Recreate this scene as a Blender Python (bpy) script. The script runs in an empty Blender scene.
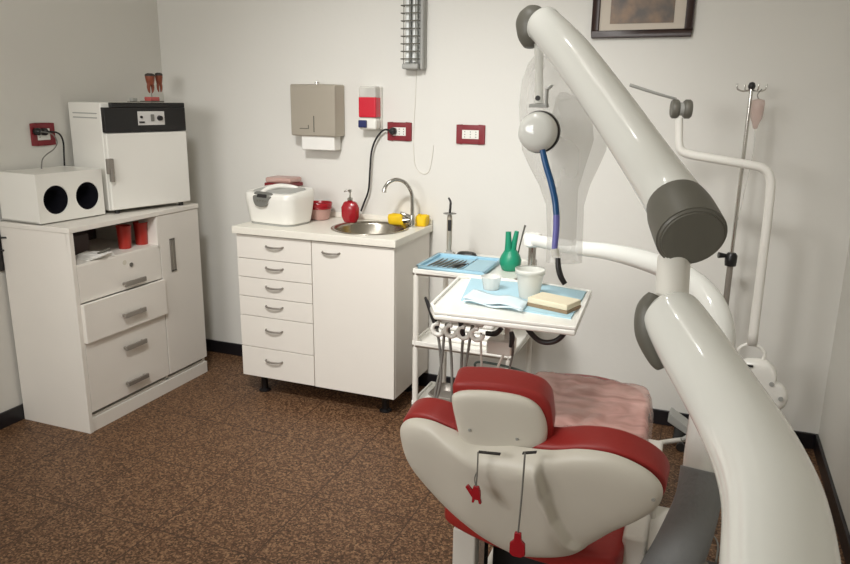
import bpy, bmesh, math, random
from mathutils import Vector, Matrix, noise
random.seed(7)
PI=math.pi
C=bpy.context.scene.collection
# ------------------------------------------------------------------ camera
CP=Vector((2.8754,-3.3557,1.4767)); YAW,PIT,ROLL,FPX=.3678,.2477,.0141,721.8
fw=Vector((-math.sin(YAW)*math.cos(PIT),math.cos(YAW)*math.cos(PIT),-math.sin(PIT)))
r0=Vector((math.cos(YAW),math.sin(YAW),0)); u0=r0.cross(fw)
rt=r0*math.cos(ROLL)+u0*math.sin(ROLL); up=rt.cross(fw)
cam=bpy.data.objects.new('camera',bpy.data.cameras.new('camera')); C.objects.link(cam)
m=Matrix((( rt.x,up.x,-fw.x,CP.x),(rt.y,up.y,-fw.y,CP.y),(rt.z,up.z,-fw.z,CP.z),(0,0,0,1)))
cam.matrix_world=m; cam.data.sensor_width=36; cam.data.lens=FPX/850*36; cam.data.clip_start=.02
bpy.context.scene.camera=cam
# measuring: photograph coordinates to a place in the room
def ray(x,y): return fw+rt*((x-425)/FPX)-up*((y-282)/FPX)
def on(ax,v,x,y):
    d=ray(x,y); return CP+d*((v-CP[ax])/d[ax])
def dep(D,x,y): return CP+ray(x,y)*D
def onpl(O,n,x,y):
    d=ray(x,y); return CP+d*((O-CP).dot(n)/d.dot(n))
# ------------------------------------------------------------------ materials
def lin(c): return tuple((v/255/12.92 if v/255<=.04045 else ((v/255+.055)/1.055)**2.4) for v in c)+(1,)
MATS={}
def mat(name,col,rough=.5,metal=0,var=.04,scale=9,bump=0,coat=0,trans=0,alpha=1,emit=0,bscale=60,spec=.5):
    m=bpy.data.materials.new(name); m.use_nodes=True; nt=m.node_tree; N=nt.nodes; L=nt.links
    b=N['Principled BSDF']; c=lin(col)
    b.inputs['Roughness'].default_value=rough; b.inputs['Metallic'].default_value=metal
    b.inputs['Coat Weight'].default_value=coat; b.inputs['Coat Roughness'].default_value=.08
    b.inputs['Transmission Weight'].default_value=trans; b.inputs['Alpha'].default_value=alpha
    b.inputs['Specular IOR Level'].default_value=spec
    tc=N.new('ShaderNodeTexCoord'); nz=N.new('ShaderNodeTexNoise'); nz.inputs['Scale'].default_value=scale
    L.new(tc.outputs['Object'],nz.inputs['Vector'])
    mx=N.new('ShaderNodeMix'); mx.data_type='RGBA'
    mx.inputs['A'].default_value=tuple(max(0,v*(1-var)) for v in c[:3])+(1,); mx.inputs['B'].default_value=tuple(min(1,v*(1+var)) for v in c[:3])+(1,)
    L.new(nz.outputs['Fac'],mx.inputs['Factor']); L.new(mx.outputs['Result'],b.inputs['Base Color'])
    if emit:
        b.inputs['Emission Color'].default_value=c; b.inputs['Emission Strength'].default_value=emit
    if bump:
        n2=N.new('ShaderNodeTexNoise'); n2.inputs['Scale'].default_value=bscale; L.new(tc.outputs['Object'],n2.inputs['Vector'])
        bp=N.new('ShaderNodeBump'); bp.inputs['Strength'].default_value=bump; bp.inputs['Distance'].default_value=.005
        L.new(n2.outputs['Fac'],bp.inputs['Height']); L.new(bp.outputs['Normal'],b.inputs['Normal'])
    MATS[name]=m; return m
M=MATS
mat('wall_paint',(225,223,216),.62,var=.025,scale=2.2,bump=.12,bscale=35)
mat('ceiling_paint',(225,222,212),.9)
mat('baseboard_black',(26,24,28),.35)
mat('white_laminate',(232,227,218),.42,var=.015)
mat('cream_edge',(214,208,192),.45)
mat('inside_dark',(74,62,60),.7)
mat('brushed_handle',(150,144,136),.4,.5)
mat('chrome',(205,203,198),.14,1,var=.02)
mat('steel',(182,174,160),.42,.55,var=.06,scale=4)
mat('steel_basin',(168,162,150),.26,1,var=.08,scale=5)
mat('white_plastic',(236,234,226),.28,var=.01,coat=.2)
mat('gloss_white',(234,235,229),.11,var=.01,spec=.6)
mat('shell_white',(222,217,204),.42,var=.03)
mat('off_white',(226,222,213),.4,var=.02)
mat('grey_plastic',(104,102,93),.45)
mat('grey_light',(168,168,163),.4)
mat('charcoal',(38,36,36),.4)
mat('black_plastic',(18,17,18),.35)
mat('matte_black',(16,16,22),.95,spec=.1)
mat('rubber_black',(22,21,22),.6)
mat('maroon',(128,22,34),.4)
mat('red_plastic',(158,22,34),.25,coat=.3)
mat('red_vinyl',(160,44,40),.45,var=.06,bump=.1,bscale=90)
mat('red_dark',(120,22,30),.4)
mat('red_cup',(168,44,34),.35)
mat('red_liquid',(205,30,52),.2)
mat('blue_button',(28,38,92),.4)
mat('yellow',(238,196,16),.6,var=.12,scale=30)
mat('green_rubber',(24,140,106),.42)
mat('blue_liner',(170,204,216),.7,var=.04,bump=.15)
mat('blue_tray',(160,200,218),.35)
mat('blue_napkin',(212,228,234),.8,bump=.3,bscale=25)
mat('blue_strip',(22,84,140),.3)
mat('violet_strip',(112,112,190),.4)
mat('cream_box',(224,214,186),.6)
mat('brown_card',(146,124,96),.7)
mat('tooth_brown',(134,66,40),.5,var=.35,scale=60)
mat('tooth_dark',(58,50,46),.5)
mat('pink_acrylic',(196,92,88),.4)
mat('frame_wood',(50,32,28),.35,var=.2,scale=20)
mat('mat_board',(208,198,184),.8)
mat('hose_grey',(120,118,112),.5)
mat('sleeve_grey',(132,134,134),.6,var=.1,bump=.4,bscale=70)
mat('tube_green',(88,104,98),.4)
mat('pad_bellows',(28,28,30),.7)
mat('paper',(238,236,230),.85)
mat('display',(112,112,106),.3)
mat('label_white',(216,214,210),.5)
mat('lamp_tube',(235,238,235),.3,coat=.4)
def clear(name,col,a,rough=.25,noisy=0):
    m=mat(name,col,rough,alpha=a); b=m.node_tree.nodes['Principled BSDF']
    if noisy:
        N=m.node_tree.nodes; L=m.node_tree.links
        nz=N.new('ShaderNodeTexNoise'); nz.inputs['Scale'].default_value=5; nz.inputs['Detail'].default_value=4; nz.inputs['Distortion'].default_value=1.2
        tc=N.new('ShaderNodeTexCoord'); mp=N.new('ShaderNodeMapping'); mp.inputs['Scale'].default_value=(1,2.5,1); mp.inputs['Rotation'].default_value=(0,0,.5)
        L.new(tc.outputs['Object'],mp.inputs['Vector']); L.new(mp.outputs['Vector'],nz.inputs['Vector'])
        mr=N.new('ShaderNodeMapRange'); mr.inputs['From Min'].default_value=.3; mr.inputs['From Max'].default_value=.7
        mr.inputs['To Min'].default_value=a-noisy; mr.inputs['To Max'].default_value=a+noisy
        L.new(nz.outputs['Fac'],mr.inputs['Value']); L.new(mr.outputs['Result'],b.inputs['Alpha'])
    return m
clear('film',(234,188,176),.58,.22,.18)
clear('bag_film',(236,235,230),.30,.2)
clear('clear_plastic',(232,232,226),.45,.12)
clear('milky',(232,232,224),.55,.3)
clear('pink_clear',(214,172,160),.6,.3)
clear('iv_film',(205,205,198),.25,.15)
clear('iv_pink',(196,160,148),.4,.3)
def floor_mat():
    m=bpy.data.materials.new('terrazzo_floor'); m.use_nodes=True; N=m.node_tree.nodes; L=m.node_tree.links; b=N['Principled BSDF']
    tc=N.new('ShaderNodeTexCoord')
    v=N.new('ShaderNodeTexVoronoi'); v.inputs['Scale'].default_value=170; L.new(tc.outputs['Object'],v.inputs['Vector'])
    nz=N.new('ShaderNodeTexNoise'); nz.inputs['Scale'].default_value=70; nz.inputs['Detail'].default_value=4; L.new(tc.outputs['Object'],nz.inputs['Vector'])
    sx=N.new('ShaderNodeSeparateColor'); L.new(v.outputs['Color'],sx.inputs['Color'])
    ad=N.new('ShaderNodeMath'); ad.operation='MULTIPLY_ADD'; ad.inputs[1].default_value=.55; L.new(sx.outputs['Red'],ad.inputs[0])
    ml=N.new('ShaderNodeMath'); ml.operation='MULTIPLY'; ml.inputs[1].default_value=.55; L.new(nz.outputs['Fac'],ml.inputs[0]); L.new(ml.outputs[0],ad.inputs[2])
    cr=N.new('ShaderNodeValToRGB'); L.new(ad.outputs[0],cr.inputs['Fac']); e=cr.color_ramp.elements
    e[0].position=.2; e[0].color=lin((46,29,18)); e[1].position=.85; e[1].color=lin((152,119,88))
    k=e.new(.42); k.color=lin((80,56,38)); k=e.new(.62); k.color=lin((108,78,56))
    bk=N.new('ShaderNodeTexBrick'); bk.offset=0; bk.inputs['Scale'].default_value=1; bk.inputs['Brick Width'].default_value=.4; bk.inputs['Row Height'].default_value=.4
    bk.inputs['Mortar Size'].default_value=.003; bk.inputs['Mortar Smooth'].default_value=.3; L.new(tc.outputs['Object'],bk.inputs['Vector'])
    mx=N.new('ShaderNodeMix'); mx.data_type='RGBA'; L.new(cr.outputs['Color'],mx.inputs['A']); mx.inputs['B'].default_value=lin((58,40,30))
    fm=N.new('ShaderNodeMath'); fm.operation='MULTIPLY'; fm.inputs[1].default_value=.85; L.new(bk.outputs['Fac'],fm.inputs[0]); L.new(fm.outputs[0],mx.inputs['Factor'])
    L.new(mx.outputs['Result'],b.inputs['Base Color']); b.inputs['Roughness'].default_value=.5; b.inputs['Specular IOR Level'].default_value=.3
    M['terrazzo']=m
floor_mat()
def picture_mat():
    m=bpy.data.materials.new('print_brown'); m.use_nodes=True; N=m.node_tree.nodes; L=m.node_tree.links; b=N['Principled BSDF']
    tc=N.new('ShaderNodeTexCoord'); nz=N.new('ShaderNodeTexNoise'); nz.inputs['Scale'].default_value=14; nz.inputs['Detail'].default_value=6
    L.new(tc.outputs['Object'],nz.inputs['Vector']); cr=N.new('ShaderNodeValToRGB'); e=cr.color_ramp.elements
    e[0].position=.38; e[0].color=lin((84,76,68)); e[1].position=.66; e[1].color=lin((140,112,86)); L.new(nz.outputs['Fac'],cr.inputs['Fac'])
    L.new(cr.outputs['Color'],b.inputs['Base Color']); b.inputs['Roughness'].default_value=.4; M['print']=m
picture_mat()
# ------------------------------------------------------------------ mesh helpers
def catmull(pts,n,closed=False):
    pts=[Vector(p) for p in pts]; k=len(pts); out=[]; segs=k if closed else k-1
    for i in range(segs):
        if closed: a,b,c,d=[pts[(i+j-1)%k] for j in range(4)]
        else: a=pts[max(i-1,0)]; b=pts[i]; c=pts[i+1]; d=pts[min(i+2,k-1)]
        for j in range(n):
            t=j/n; out.append(.5*((2*b)+(c-a)*t+(2*a-5*b+4*c-d)*t*t+(3*b-a-3*c+d)*t*t*t))
    if not closed: out.append(pts[-1].copy())
    return out
class G:
    def __init__(s,T=None): s.bm=bmesh.new(); s.T=T or Matrix.Identity(4)
    def v(s,p): return s.bm.verts.new(s.T@Vector(p))
    def box(s,x0,x1,y0,y1,z0,z1,R=None):
        c=Vector(((x0+x1)/2,(y0+y1)/2,(z0+z1)/2)); V=[]
        for dx in (x0,x1):
            for dy in (y0,y1):
                for dz in (z0,z1):
                    p=Vector((dx,dy,dz))
                    if R: p=c+R@(p-c)
                    V.append(s.v(p))
        for f in ((0,1,3,2),(4,6,7,5),(0,4,5,1),(2,3,7,6),(0,2,6,4),(1,5,7,3)): s.bm.faces.new([V[i] for i in f])
        return s
    def tube(s,pts,rad,seg=14,n=6,caps=True,flat=None,smoothed=True):
        if not hasattr(rad,'__len__'): rad=[rad]*len(pts)
        P=[Vector((*p,)) for p in pts]
        if smoothed and len(P)>2:
            Q=catmull([Vector((p.x,p.y,p.z,r)) for p,r in zip(P,rad)],n)
            P=[q.to_3d() for q in Q]; rad=[q[3] for q in Q]
        rings=[]; nv=None
        for i,p in enumerate(P):
            t=(P[min(i+1,len(P)-1)]-P[max(i-1,0)]).normalized()
            if nv is None:
                nv=t.orthogonal().normalized() if flat is None else (Vector(flat)-Vector(flat).dot(t)*t).normalized()
            else: nv=(nv-nv.dot(t)*t).normalized()
            b=t.cross(nv); k=flat and 1
            rings.append([s.v(p+rad[i]*(math.cos(a)*nv+math.sin(a)*b)) for a in [2*PI*j/seg for j in range(seg)]])
        for a,b in zip(rings,rings[1:]):
            for j in range(seg): s.bm.faces.new((a[j],a[(j+1)%seg],b[(j+1)%seg],b[j]))
        if caps: s.bm.faces.new(rings[0][::-1]); s.bm.faces.new(rings[-1])
        return s
    def cyl(s,a,b,r,r2=None,seg=24): return s.tube([a,b],[r,r if r2 is None else r2],seg,caps=True)
    def lathe(s,prof,O=(0,0,0),ax=(0,0,1),seg=32,sc=(1,1)):
        ax=Vector(ax).normalized(); q=Vector((0,0,1)).rotation_difference(ax).to_matrix(); O=Vector(O); rings=[]
        for r,z in prof:
            if r<1e-6: rings.append([s.v(O+q@Vector((0,0,z)))])
            else: rings.append([s.v(O+q@Vector((r*sc[0]*math.cos(2*PI*j/seg),r*sc[1]*math.sin(2*PI*j/seg),z))) for j in range(seg)])
        for a,b in zip(rings,rings[1:]):
            for j in range(seg):
                k=(j+1)%seg
                if len(a)==1 and len(b)==1: continue
                if len(a)==1: s.bm.faces.new((a[0],b[k],b[j]))
                elif len(b)==1: s.bm.faces.new((a[j],a[k],b[0]))
                else: s.bm.faces.new((a[j],a[k],b[k],b[j]))
        return s
    def prism(s,poly,h0,h1,fr=None):
        # poly of (a,b) in frame (O,u,v,n)
        O,u,v,n=fr or (Vector(),Vector((1,0,0)),Vector((0,1,0)),Vector((0,0,1)))
        A=[s.v(O+u*p[0]+v*p[1]+n*h0) for p in poly]; B=[s.v(O+u*p[0]+v*p[1]+n*h1) for p in poly]
        s.bm.faces.new(A[::-1]); s.bm.faces.new(B); k=len(poly)
        for i in range(k): s.bm.faces.new((A[i],A[(i+1)%k],B[(i+1)%k],B[i]))
        return s
    def pad(s,out,fr,tf,tb,rings=14,pw=5,hf=None,n=6,edge=0):
        O,u,v,nn=fr; P=[p.to_2d() if len(p)>2 else p for p in catmull([Vector((*p,0)) for p in out],n,True)]
        c=sum(P,Vector((0,0)))/len(P); K=len(P); lay=[]
        for sgn,t in ((1,tf),(-1,tb)):
            R=[]
            for i in range(rings+1):
                q=math.sin((i/rings)*PI/2)
                h=t*(1-q**pw)**(1/2.2) if q<1 else 0
                row=[]
                for p in P:
                    x=c+(p-c)*q; hh=(hf(x.x,x.y)*(1-q**8) if hf and sgn>0 else 0)
                    row.append(O+u*x.x+v*x.y+nn*(sgn*(h+edge)+hh))
                R.append(row)
            lay.append(R)
        for sgn,R in ((1,lay[0]),(-1,lay[1])):
            V=[[s.v(R[0][0])]]+[[s.v(p) for p in row] for row in R[1:]]
            for a,b in zip(V,V[1:]):
                for j in range(K):
                    k=(j+1)%K
                    f=(a[0],b[j],b[k]) if len(a)==1 else (a[j],b[j],b[k],a[k])
                    s.bm.faces.new(f)
            if sgn==1: E1=V[-1]
            else: E2=V[-1]
        for j in range(K):
            k=(j+1)%K; s.bm.faces.new((E1[j],E2[j],E2[k],E1[k]))
        return s
    def build(s,name,mt,parent=None,smooth=False,bevel=0,seg=2,loose=False,local=False,thing=None,sub=0):
        bmesh.ops.remove_doubles(s.bm,verts=s.bm.verts,dist=1e-6)
        bmesh.ops.recalc_face_normals(s.bm,faces=s.bm.faces)
        root=parent
        while root is not None and root.parent is not None: root=root.parent
        if root is not None and not local:
            s.bm.transform((Matrix.Translation(root.location)@Matrix.Rotation(root.rotation_euler.z,4,'Z')).inverted())
        me=bpy.data.meshes.new(name); s.bm.to_mesh(me); s.bm.free(); o=bpy.data.objects.new(name,me); C.objects.link(o)
        if not isinstance(mt,(list,tuple)): mt=[mt]
        for q in mt: me.materials.append(M[q])
        if smooth:
            for p in me.polygons: p.use_smooth=True
        if bevel:
            b=o.modifiers.new('bevel','BEVEL'); b.width=bevel; b.segments=seg; b.limit_method='ANGLE'; b.angle_limit=.6; b.harden_normals=False
            for p in me.polygons: p.use_smooth=True
            w=o.modifiers.new('wn','WEIGHTED_NORMAL')
        elif smooth=='auto':
            me.set_sharp_from_angle(angle=.7)
        if sub:
            b=o.modifiers.new('sub','SUBSURF'); b.levels=sub; b.render_levels=sub
        if parent: o.parent=parent
        return o
def tag(o,label,cat,group=None):
    o['label']=label; o['category']=cat
    if group: o['group']=group
    return o
def thing(name,label,cat,loc,rz=0,group=None):
    o=bpy.data.objects.new(name,None); C.objects.link(o); o.location=loc; o.rotation_euler=(0,0,rz); o.empty_display_size=.05
    return tag(o,label,cat,group)
def struct(o): o['kind']='structure'; return o
def V3(*a): return Vector(a)
def frame(O,deg,tilt):
    a=math.radians(deg); t=math.radians(tilt)
    u=V3(math.cos(a),math.sin(a),0); v=Matrix.Rotation(a,3,'Z')@V3(0,-math.sin(t),math.cos(t)); return (Vector(O),u,v,u.cross(v))
def uv(fr,px): # photograph outline to coordinates in a plane
    O,u,v,n=fr; out=[]
    for x,y in px:
        p=onpl(O,n,x,y)-O; out.append((p.dot(u),p.dot(v)))
    return out
# ------------------------------------------------------------------ room
W=3.45; D0=-4.2; H=2.75
struct(G().box(-.1,W+.1,D0-.1,.1,-.1,0).build('floor','terrazzo'))
struct(G().box(-.1,W+.1,D0-.1,.1,H,H+.1).build('ceiling','ceiling_paint'))
struct(G().box(-.1,0,D0,0,0,H).build('wall_left','wall_paint'))
struct(G().box(W,W+.1,D0,0,0,H).build('wall_right','wall_paint'))
struct(G().box(-.1,W+.1,0,.1,0,H).build('wall_back','wall_paint'))
struct(G().box(-.1,W+.1,D0-.1,D0,0,H).build('wall_front','wall_paint'))
struct(G().box(.013,W-.013,-.013,0,0,.072).build('baseboard_back','baseboard_black',bevel=.002))
struct(G().box(0,.013,D0,0,0,.072).build('baseboard_left','baseboard_black',bevel=.002))
struct(G().box(W-.013,W,D0,0,0,.072).build('baseboard_right','baseboard_black',bevel=.002))
# ------------------------------------------------------------------ left storage cabinet
X=.415; YA,YB=-1.121,-.288; HT=.934
lc=thing('storage_cabinet','white laminate cabinet with open niche, bar handles and a tall door','cabinet',(.2,(YA+YB)/2,0))
ym=on(0,X,164,300).y
g=G(); x0=.016
g.box(x0,X-.018,YA,YA+.018,0,HT-.022).box(x0,X-.018,YB-.018,YB,0,HT-.022).box(x0,x0+.006,YA+.018,YB-.018,0,HT-.022)
g.box(x0+.006,X-.02,ym-.009,ym+.009,.06,HT-.022).box(x0,X-.002,YA+.018,ym-.009,.755,.771).box(x0+.006,X-.02,YA+.018,YB-.018,.055,.071)
g.box(X-.018,X,YA,YA+.022,0,HT-.022).box(X-.02,X,ym-.012,ym+.004,.755,HT-.022)
g.build('carcass','white_laminate',lc,bevel=.0012)
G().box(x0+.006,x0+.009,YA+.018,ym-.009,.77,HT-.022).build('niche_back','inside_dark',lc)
G().box(x0,X+.004,YA-.002,YB+.002,HT-.022,HT).build('top_panel','white_laminate',lc,bevel=.002)
G().box(X-.02,X-.004,YA+.022,YB,0,.062).build('plinth','white_laminate',lc,bevel=.001)
def barh(parent,c,L,ax=(0,1,0),off=.022):
    c=Vector(c); a=Vector(ax)
    g=G(); g.box(off-.005+c.x,off+.005+c.x,c.y-L/2,c.y+L/2,c.z-.011,c.z+.011)
    for s in (-1,1): g.box(c.x,c.x+off,c.y+s*(L/2-.012)-.006,c.y+s*(L/2-.012)+.006,c.z-.006,c.z+.006)
    return g.build('handle','brushed_handle',parent,bevel=.002)
y0=YA+.024; y1=ym-.002
def zz(px,py,x=X): return on(0,x,px,py).z
zA=zz(78,264)+.0; zB=zz(82,304); zC=zz(87,343); zD=zz(90,414)
print('drawers',zA,zB,zC,zD,'ym',ym)
zA=.765; 
d1=G().box(X-.018,X,y0,y1,zB+.002,zA).build('drawer','white_laminate',lc,bevel=.0015)
p=on(0,X,132,281); barh(d1,(X,p.y,p.z),.135)
p=on(0,X,124.5,262.5)
G().cyl((X-.001,p.y-.0,p.z),(X+.0015,p.y,p.z),.011).build('round_sticker','cream_edge',d1,smooth='auto')
p=on(0,X,131,264.5)
G().cyl((X-.001,p.y,p.z),(X+.005,p.y,p.z),.010).build('lock','grey_plastic',d1,smooth='auto')
d2=G().box(X,X+.02,y0-.004,y1,zC+.002,zB-.002).build('drawer','white_laminate',lc,bevel=.0015)
G().box(X-.2,X,y0+.02,y1-.03,zC+.015,zC+.05).build('drawer_box','cream_edge',d2)
p=on(0,X+.02,132,312); barh(d2,(X+.02,p.y,p.z),.135)
d3=G().box(X-.018,X,y0,y1,zD,zC-.002).build('drawer','white_laminate',lc,bevel=.0015)
for q in ((133,344),(135,379)):
    p=on(0,X,*q); barh(d3,(X,p.y,p.z),.135)
dr=G().box(X-.018,X,ym+.004,YB-.002,zD-.002,HT-.024).build('door','white_laminate',lc,bevel=.0015)
a=on(0,X,169,239); b=on(0,X,176,270)
g=G(); ya,yb=a.y,b.y; za,zb=b.z,a.z
g.box(X,X+.006,ya,ya+.014,za,zb).box(X,X+.006,yb-.014,yb,za,zb).box(X,X+.006,ya,yb,zb-.008,zb).box(X,X+.006,ya,yb,za,za+.008)
hd=g.build('recessed_handle','brushed_handle',dr,bevel=.001)
G().box(X,X+.002,ya+.008,yb-.008,za+.008,zb-.008).build('handle_recess','cream_edge',hd)
# things in the niche
for i,(q,lab) in enumerate((((125,245),'red plastic cup in the cabinet niche, the one nearer the middle'),((142,245),'red plastic cup in the cabinet niche, the one beside the tall door'))):
    p=on(0,.33,*q); c=thing('plastic_cup',lab,'cup',(.33,p.y,.771),0,'red cups in the cabinet niche')
    G().lathe([(0,0),(.028,0),(.031,.06),(.033,.105),(.0318,.105),(.0295,.05),(.0265,.003),(0,.003)]).build('cup_body','red_cup',c,smooth='auto',local=True)
    G().lathe([(.0325,.102),(.0345,.104),(.0345,.109),(.032,.109),(.0318,.104)]).build('rim','red_cup',c,smooth=True,local=True)
p=on(0,.36,93,267); R=Matrix.Rotation(.2,3,'Z')
t=thing('paper_pile','loose white papers lying in the left of the cabinet niche','papers',(.34,p.y,.771))
for k in range(5):
    G().box(.29+.004*k,.405+.006*k,p.y-.05+.006*k,p.y+.09-.01*k,.7715+.0045*k,.775+.0045*k,R=Matrix.Rotation(.12*k-.2,3,'Z')).build('sheet','paper',t,bevel=.001)
p=on(0,.39,103,259)
tag(G().tube([V3(.40,p.y-.035,.797),V3(.40,p.y,.80),V3(.398,p.y+.035,.806)],[.004,.005,.004],10).build('pen','grey_plastic',smooth=True),'grey pen lying on the papers in the cabinet niche','pen')
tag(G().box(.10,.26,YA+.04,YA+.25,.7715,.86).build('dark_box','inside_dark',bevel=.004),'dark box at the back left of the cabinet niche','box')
# hook with ring at far left on the wall
t=thing('wall_hook','black wire ring hook low on the left wall beside the storage cabinet','hook',(0,-1.17,.85))
a=on(0,.02,3,244)
G().box(0,.012,a.y-.035,a.y+.0,a.z-.12,a.z+.08).build('hook_plate','charcoal',t,bevel=.003)
G().tube([V3(.012,a.y-.02,a.z+.03),V3(.05,a.y+.0,a.z+.03),V3(.06,a.y+.025,a.z+.01),V3(.045,a.y+.02,a.z-.02),V3(.012,a.y-.015,a.z-.03)],.004,8).build('ring','charcoal',t,smooth=True)
# ------------------------------------------------------------------ white box with two round windows
t=thing('polishing_box','white box with two round black hand holes on the storage cabinet','box',(.12,-.98,HT),math.radians(-4.5))
bw,bh,bd=.335,.215,.25   # along y, height, depth
ang=math.radians(-4.5)
t.location=(.148,-.942,HT)
g=G()
def lp(x,y,z): return V3(x,y,z)
# front face with two holes, made as frame pieces around each hole
yc=[-bw/4+.004,bw/4-.002]; rr=.062
def holed(g,xa,xb,y0,y1,z0,z1,c,r,n=48):
    ring=[]; corners=[math.atan2(zc-c[1],yc_-c[0])%(2*PI) for yc_ in (y0,y1) for zc in (z0,z1)]
    angs=[2*PI*i/n for i in range(n)]
    for ca in corners:
        i=min(range(n),key=lambda k:abs((angs[k]-ca+PI)%(2*PI)-PI)); angs[i]=ca
    rows=[]
    for x in (xa,xb):
        I=[];O=[]
        for a in angs:
            dy,dz=math.cos(a),math.sin(a)
            k=min(((y1-c[0])/dy if dy>1e-9 else (y0-c[0])/dy if dy<-1e-9 else 9),((z1-c[1])/dz if dz>1e-9 else (z0-c[1])/dz if dz<-1e-9 else 9))
            I.append(g.v((x,c[0]+r*dy,c[1]+r*dz))); O.append(g.v((x,c[0]+k*dy,c[1]+k*dz)))
        rows.append((I,O))
    for j in range(n):
        k=(j+1)%n
        for (I,O) in rows: g.bm.faces.new((I[j],I[k],O[k],O[j]))
        g.bm.faces.new((rows[0][0][j],rows[0][0][k],rows[1][0][k],rows[1][0][j])); g.bm.faces.new((rows[0][1][j],rows[0][1][k],rows[1][1][k],rows[1][1][j]))
holed(g,bd/2-.012,bd/2,-bw/2,0,.006,bh,(yc[0],.1),rr); holed(g,bd/2-.012,bd/2,0,bw/2,.006,bh,(yc[1],.1),rr)
g.build('front_panel','white_plastic',t,local=True)
g=G(); g.box(-bd/2,bd/2-.012,-bw/2,-bw/2+.008,.006,bh).box(-bd/2,bd/2-.012,bw/2-.008,bw/2,.006,bh).box(-bd/2,bd/2-.012,-bw/2,bw/2,.006,.012).box(-bd/2,-bd/2+.006,-bw/2,bw/2,.006,bh)
g.build('case','white_plastic',t,local=True)
G().box(-bd/2,bd/2-.012,-bw/2+.008,bw/2-.008,bh-.008,bh-.001).build('lid','white_plastic',t,local=True,bevel=.002)
for c in yc:
    G().lathe([(rr,0),(rr-.006,.002),(rr-.02,-.02),(.03,-.06),(0,-.065)],(bd/2-.006,c,.1),(1,0,0),40).build('hand_hole_sleeve','matte_black',t,smooth=True,local=True)
for sx in (-1,1):
    for sy in (-1,1): G().cyl((sx*(bd/2-.03),sy*(bw/2-.03),0),(sx*(bd/2-.03),sy*(bw/2-.03),.007),.01).build('foot','charcoal',t,smooth='auto',local=True)
# ------------------------------------------------------------------ dry heat oven
oa=math.radians(-14)
t=thing('sterilizer_oven','white benchtop sterilizer oven with a black control band on the storage cabinet','oven',(.2205,-.5167,HT),oa)
OD,OW,OH=.30,.435,.51
g=G(); g.box(-OD/2,OD/2-.028,-OW/2,OW/2,.014,OH)
g.build('case','white_plastic',t,local=True,bevel=.008,seg=3)
band=.138
G().box(OD/2-.028,OD/2,-OW/2+.0,OW/2,.02,OH-band).build('door','white_plastic',t,local=True,bevel=.006,seg=3)
cb=G().box(OD/2-.028,OD/2,-OW/2,OW/2,OH-band+.003,OH-.022).build('control_band','black_plastic',t,local=True,bevel=.003)
G().box(OD/2-.028,OD/2-.002,-OW/2+.04,OW/2,OH-.022,OH-.0).build('top_trim','black_plastic',t,local=True,bevel=.003)
lb=G().box(OD/2,OD/2+.002,-.05,.095,OH-band+.034,OH-.04).build('control_label','label_white',cb,local=True,bevel=.001)
z=(2*OH-band+.034-.04)/2
G().box(OD/2+.002,OD/2+.006,-.045,-.018,z-.022,z-.014).build('caption_bar','charcoal',lb,local=True)
G().cyl((OD/2+.002,-.033,z+.006),(OD/2+.008,-.033,z+.006),.006).build('indicator','charcoal',lb,smooth='auto',local=True)
G().box(OD/2+.002,OD/2+.007,.018,.036,z-.014,z+.018).build('rocker_switch','display',lb,local=True,bevel=.002)
G().cyl((OD/2+.002,.066,z),(OD/2+.016,.066,z),.013,.011).build('knob','black_plastic',lb,smooth='auto',local=True)
g=G(); g.box(OD/2-.004,OD/2+.018,-OW/2-.014,-OW/2+.016,.19,.26)
g.box(OD/2+.004,OD/2+.026,-OW/2-.006,-OW/2+.010,.155,.215)
g.build('latch','brushed_handle',t,local=True,bevel=.003)
g=G()
for z in (OH-.05,OH-.07): g.box(-OD/2+.04,OD/2-.06,-OW/2-.0015,-OW/2+.001,z-.0025,z+.0025)
g.build('side_vent','grey_light',t,local=True)
for sx in (-1,1):
    for sy in (-1,1): G().cyl((sx*(OD/2-.03),sy*(OW/2-.04),0),(sx*(OD/2-.03),sy*(OW/2-.04),.016),.012).build('foot','charcoal',t,smooth='auto',local=True)
# on top of the oven
OT=HT+OH
oc=V3(.165,-.49,OT)
p=on(0,.17,152,98)
st=thing('tooth_model_stand','pair of brown tooth models standing on a pink base on the sterilizer oven','model',(.17,p.y,OT+.004))
g=G(); g.box(-.035,.035,-.05,.05,0,.006); g.build('base_plate','grey_plastic',st,local=True,bevel=.002)
G().box(-.02,.02,-.034,.034,.006,.026).build('base_block','pink_acrylic',st,local=True,bevel=.003)
G().cyl((0,0,.026),(0,0,.045),.0016,seg=8).build('rod','grey_plastic',st,local=True,smooth='auto')
def tooth(y,w,h0,h):
    g=G(); cr=w
    # crown
    g.tube([(0,y,h0+h*.40),(0,y,h0+h*.55),(0,y,h0+h*.8),(0,y,h0+h*.93)],[w*.66,w*.82,w*1.0,w*.9],16)
    for s in (-1,1):
        g.tube([(0,y+s*w*.38,h0+h*.5),(0,y+s*w*.62,h0+h*.3),(0,y+s*w*.55,h0+h*.12),(0,y+s*w*.35,h0)],[w*.4,w*.36,w*.26,w*.1],10)
    o=g.build('tooth','tooth_brown',st,smooth=True,local=True)
    g=G()
    for s in (-1,1): g.lathe([(0,h*.985),(w*.3,h*.98),(w*.5,h*.94),(w*.45,h*.9)],(0,y+s*w*.4,h0),seg=14)
    g.lathe([(w*1.02,h*.84),(w*1.03,h*.9),(w*.85,h*.955),(0,h*.95)],(0,y,h0),seg=16)
    g.build('crown_cap','tooth_dark',o,smooth=True,local=True)
tooth(-.004,.024,.045,.10); tooth(.062,.019,.05,.10)
G().tube([(0,-.004,.132),(0,.03,.134),(0,.062,.136)],.0015,8).build('crossbar','grey_plastic',st,local=True,smooth=True)
st.location.z=OT
p=on(0,.17,133,98)
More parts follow.
